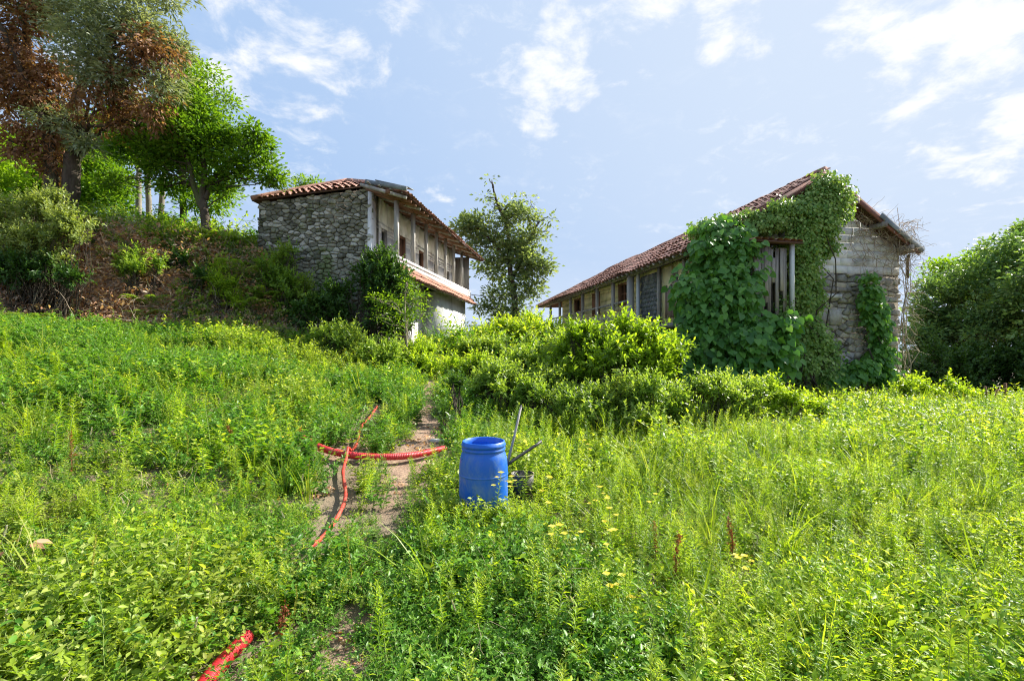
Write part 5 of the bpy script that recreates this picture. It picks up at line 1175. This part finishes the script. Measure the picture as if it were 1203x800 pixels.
# ------------------------------------------------------------------ field things
def barrel():
    x, y = -.265, 4.5; z = gz1(x, y)-.02
    th = thing('blue_barrel', 'open blue plastic barrel standing in the weeds beside the path', 'barrel', (x, y, z))
    H = .80
    prof = [(0, 0), (.185, 0), (.205, .012), (.214, .05), (.222, .12), (.226, .3), (.2265, .45), (.225, .56), (.218, .64), (.206, .685), (.197, .70), (.195, .718)]
    part('body', lathe(prof, (x, y, z), 56), M_blue, th, True)
    ring = [(.195, .716), (.203, .720), (.2035, .738), (.196, .742), (.196, .752), (.205, .757), (.206, .775), (.200, .782), (.197, .80), (.190, .803), (.184, .80), (.183, .74), (.185, .70)]
    part('neck_rim', lathe(ring, (x, y, z), 56), M_blue, th, True)
    inn = [(.185, .702), (.21, .60), (.212, .3), (.20, .05), (0, .04)]
    part('inner_wall', lathe(inn, (x, y, z), 48), M_blue, th, True)
    for k, hz in enumerate((.2, .5)): part('moulded_rib', lathe([(.2255, hz-.01), (.2295, hz-.005), (.2295, hz+.005), (.2262, hz+.01)], (x, y, z), 56), M_blue, th, True)
barrel()
def clutter():
    # handle behind the barrel
    a = W(594, 553, 4.95); b = W(612, 478, 5.05)
    th = thing('wooden_stick', 'old round wooden stick poking up behind the barrel', 'stick', (a[0], a[1], gz1(a[0], a[1])))
    part('shaft', tube(np.array([a, (a+b)/2+[.004, 0, 0], b]), [.014, .013, .012], 8), M_wood, th, True); part('rounded_end', tube(np.array([b, b+unit(b-a)*.02]), [.0125, .007], 8), M_wood, th, True)
    a = W(592, 548, 4.85); b = W(636, 518, 5.1)
    props(part('black_tube', tube(np.linspace(a, b, 6)+rng.normal(0, .003, (6, 3)), .016, 10), M_black, None, True), 'short black tube leaning out to the right behind the barrel', 'tube')
    c = W(614, 566, 4.95); c[2] = W(614, 575, 4.95)[2]-.12
    th = thing('black_bucket', 'black rubber bucket with pale rim half sunk in weeds behind barrel', 'bucket', c); hh = CAMZ+(HY-556)/F_PX*4.95-c[2]
    part('body', lathe([(0, 0), (.09, 0), (.118, hh), (.110, hh), (.085, .02), (0, .02)], c, 28), M_black, th, True); part('rim', lathe([(.112, hh-.004), (.120, hh-.003), (.120, hh+.003), (.113, hh+.003)], c, 28), M_straw, th, True)
    # crumpled pale blue sheet at the barrel foot
    c = G(572, 612); n = 16; X, Yy = np.meshgrid(np.linspace(-.13, .13, n), np.linspace(-.13, .13, n)); X = X.ravel(); Yy = Yy.ravel()
    Z = .05+.16*vnoise(np.c_[X, Yy], 11)+.10*np.exp(-(X**2+Yy**2)/.008); c[2] += .10; V = np.c_[c[0]+X+.03*(vnoise(np.c_[X, Yy]+5, 14)-.5), c[1]+Yy*.8, c[2]+Z*1.15]
    i = np.arange(n*n).reshape(n, n); F = np.c_[i[:-1, :-1].ravel(), i[:-1, 1:].ravel(), i[1:, 1:].ravel(), i[1:, :-1].ravel()]
    V2 = V.copy(); V2[:, 2] -= .006; o = part('crumpled_bag', (np.r_[V, V2], np.r_[F, F[:, ::-1]+n*n]), M_blueL); props(o, 'crumpled pale blue plastic bag at the foot of the barrel', 'plastic bag')
    # pale flat stone on the path
    c = G(514, 520); props(part('flat_stone', hexa([c+[a, b, z] for z in (0, .05) for a, b in ((-.11, -.05), (.10, -.06), (.12, .05), (-.10, .04))]), M_cement), 'pale flat stone slab lying on the bare path', 'stone')
    # wire between the houses
    a = W(552, 346, 23.8); b = W(634, 348, 28.5); t = np.linspace(0, 1, 14); Q = a+(b-a)*t[:, None]; Q[:, 2] -= .12*4*t*(1-t)
    props(part('overhead_cable', tube(Q, .018, 5), M_metal), 'dark cable stretched between the two old houses', 'cable')
    # stakes at right
    for k, (px, top, lean, lab) in enumerate(((1138, 456, 0, 'leftmost'), (1162, 454, -5, 'second from left, leaning left'), (1168, 457, 4, 'third from left, leaning right'), (1181, 450, 0, 'rightmost and tallest'))):
        Y = 12.6; a = W(px, 480, Y); b = W(px+lean, top, Y); a[2] = gz1(a[0], Y)
        props(part('wooden_stake', bar(a, b, .045, .045, (0, 1, 0)), M_woodR, None), 'reddish wooden stake in the weeds before the dark trees, '+lab, 'stake', 'wooden stakes by the dark trees')
clutter()

PIPES = {}
def pipes():
    def line(pts, off, n=8, jit=0): return spline([G(a, b)+[0, 0, off+(rng.normal(0, jit) if jit else 0)] for a, b in pts], n)
    def corrug(P, r, pitch, amp, n=14, ins=.5):
        L = np.r_[0, np.cumsum(np.linalg.norm(np.diff(P, axis=0), axis=1))]; m = int(L[-1]/(pitch/4)); s = np.linspace(0, L[-1], m); Q = np.c_[[np.interp(s, L, P[:, k]) for k in range(3)]].T
        return tube(Q, r+amp*np.where((np.arange(m) % 4) < 2, 1, -1), n)
    A = line([(351, 514), (357, 523), (376, 535), (405, 543), (440, 546), (482, 544), (523, 535)], .095)
    props(part('red_conduit', corrug(A, .042, .022, .0014), M_red, None, True), 'thick red corrugated pipe curving across the bare earth', 'pipe')
    B = line([(443, 481), (436, 495), (424, 508), (419, 528), (409, 543), (403, 562), (406, 588), (401, 610), (386, 632), (364, 656)], .075, 8, .010); 
    d = np.linalg.norm(B[:, None, :2]-A[None, :, :2], axis=2).min(1); B[:, 2] += .095*np.exp(-(d/.12)**2)
    props(part('orange_hose', tube(B, .018*(1+.12*np.sin(np.arange(len(B))*1.3)), 10), M_orange, None, True), 'thinner orange red hose crossing over the thick pipe towards the camera', 'hose')
    Cc = line([(290, 762), (280, 772), (262, 793), (241, 820), (215, 860)], .06)
    props(part('red_conduit', corrug(Cc, .036, .014, .0032, 18), M_red, None, True), 'ribbed dark red pipe end coming out of the weeds in the foreground', 'pipe')
    D = line([(305, 537), (325, 530), (342, 523), (354, 514), (350, 506)], .15)
    props(part('yellow_cord', tube(D, .010, 8), M_yel, None, True), 'yellow cord arching to the left end of the thick red pipe', 'cord')
pipes()

def herbs():
    def flower(parent, c, s):
        gs = []
        for k in range(4):
            a = k*math.pi/2+rng.random()*.3; D = np.array([[math.cos(a), math.sin(a), .35]]); gs.append(leaves(c[None], D, np.array([[0, 0, 1.]]), s, s*1.1, 'oval'))
        part('flower', cat(*gs), M_yellow, parent)
    spots = [(583, 628, 4.12, .52, 'directly before the barrel'), (598, 622, 4.4, .42, 'at the right side of the barrel'), (640, 665, 3.9, .5, 'right of the barrel foot'), (648, 690, 3.4, .35, 'on the dark hollow right of the barrel'), (715, 668, 3.6, .42, 'in the open right centre'), (725, 690, 3.3, .36, 'low in the right centre'), (708, 640, 4.2, .35, 'with the highest bloom of the right centre'), (770, 640, 4.3, .3, 'farther right among grass'),
             (722, 745, 2.9, .26, 'nearest in the bottom centre'), (842, 560, 6.2, .35, 'far right near the brambles'), (507, 590, 5.2, .22, 'left of the barrel beside the path'), (680, 560, 6.0, .4, 'behind the barrel on the right'), (745, 560, 6.4, .35, 'behind and right of the barrel'), (872, 712, 3.2, .22, 'low at right in the foreground')]
    for k, (px, py, Y, h, wh) in enumerate(spots):
        x = (px-CX)/F_PX*Y; b = np.array([x, Y, gz1(x, Y)]); th = thing('evening_primrose', 'thin yellow flowered weed '+wh, 'flower', b, 'yellow flowered weeds')
        P = b+stem_pts(h*1.25, .18, 6); part('stem', tube(P, np.linspace(.004, .002, 6), 5), M_stem, th)
        n = 34; t = np.linspace(.1, .97, n); az = np.arange(n)*2.4; D = np.c_[np.cos(az), np.sin(az), .5+.4*t]; s = .06*(1.15-.6*t)
        part('leaves', leaves(along(P, t), D, np.tile([0, 0, 1.], (n, 1))+rng.normal(0, .2, (n, 3)), s, s*.26, 'lance'), M_weedY, th)
        for q in range(rng.integers(2, 6)):
            tt = 1 if q == 0 else rng.uniform(.6, .95); c = along(P, np.array([tt]))[0]+(0 if q == 0 else 1)*np.array([rng.normal(0, .05), rng.normal(0, .04), .02]); flower(th, c, .028*rng.uniform(.8, 1.15))
    docks = [(84, 592, 4.6, .42, 'at the left side of the field'), (272, 560, 5.6, .35, 'left of the red pipe'), (862, 690, 3.6, .42, 'in the right foreground'), (792, 720, 3.3, .40, 'right of centre in the foreground'), (770, 690, 3.7, .34, 'amid tall green weeds right of centre'), (330, 800, 2.6, .25, 'beside the ribbed pipe end')]
    for px, py, Y, h, wh in docks:
        x = (px-CX)/F_PX*Y; b = np.array([x, Y, gz1(x, Y)]); th = thing('dock_stalk', 'rust red dried dock seed stalk '+wh, 'dried weed', b, 'rust red dock stalks')
        P = b+stem_pts(h, .1, 6); part('stem', tube(P, np.linspace(.005, .002, 6), 5), M_redstem, th)
        n = 150; t = rng.uniform(.35, 1, n); part('seed_head', leaves(along(P, t)+rng.normal(0, .010, (n, 3)), rdir(n, .4), rdir(n), .017, .012, 'diamond'), M_rust, th)
        n = 7; t = rng.uniform(.05, .5, n); az = rng.random(n)*6.28; part('leaves', leaves(along(P, t), np.c_[np.cos(az), np.sin(az), rng.normal(0, .3, n)], np.tile([0, 0, 1.], (n, 1)), .06, .016, 'oval'), M_rust, th)
    bx = [(70, 770, 2.75, .10, 'pale broad leafed plant drooping in the left foreground'), (85, 815, 2.5, .08, 'broad leafed plant at the lower left corner'), (15, 690, 3.1, .10, 'plant with wilted pinkish leaves at the left frame edge')]
    for k, (px, py, Y, L, lab) in enumerate(bx):
        x = (px-CX)/F_PX*Y; b = np.array([x, Y, gz1(x, Y)]); th = thing('burdock', lab, 'plant', b); m = [M_palel, M_weedB, M_litter][k]
        for q in range(6):
            a = q*1.05+rng.normal(0, .2); tip = b+np.array([math.cos(a)*.10, math.sin(a)*.10, .20+.05*rng.random()]); st = part('leaf_stalk', tube(kink(b, tip, 4, .05, .1), np.linspace(.004, .003, 4), 5), M_stem, th)
            part('leaf', leaves(tip[None], np.array([[math.cos(a), math.sin(a), -.25]]), np.array([[rng.normal(0, .2), -.4, 1.]]), L, L*.5, 'oval'), m, th)
M_palel = leafmat('pale_leaf', [(.25,.38,.12),(.33,.45,.17)], .4, .35)
herbs()
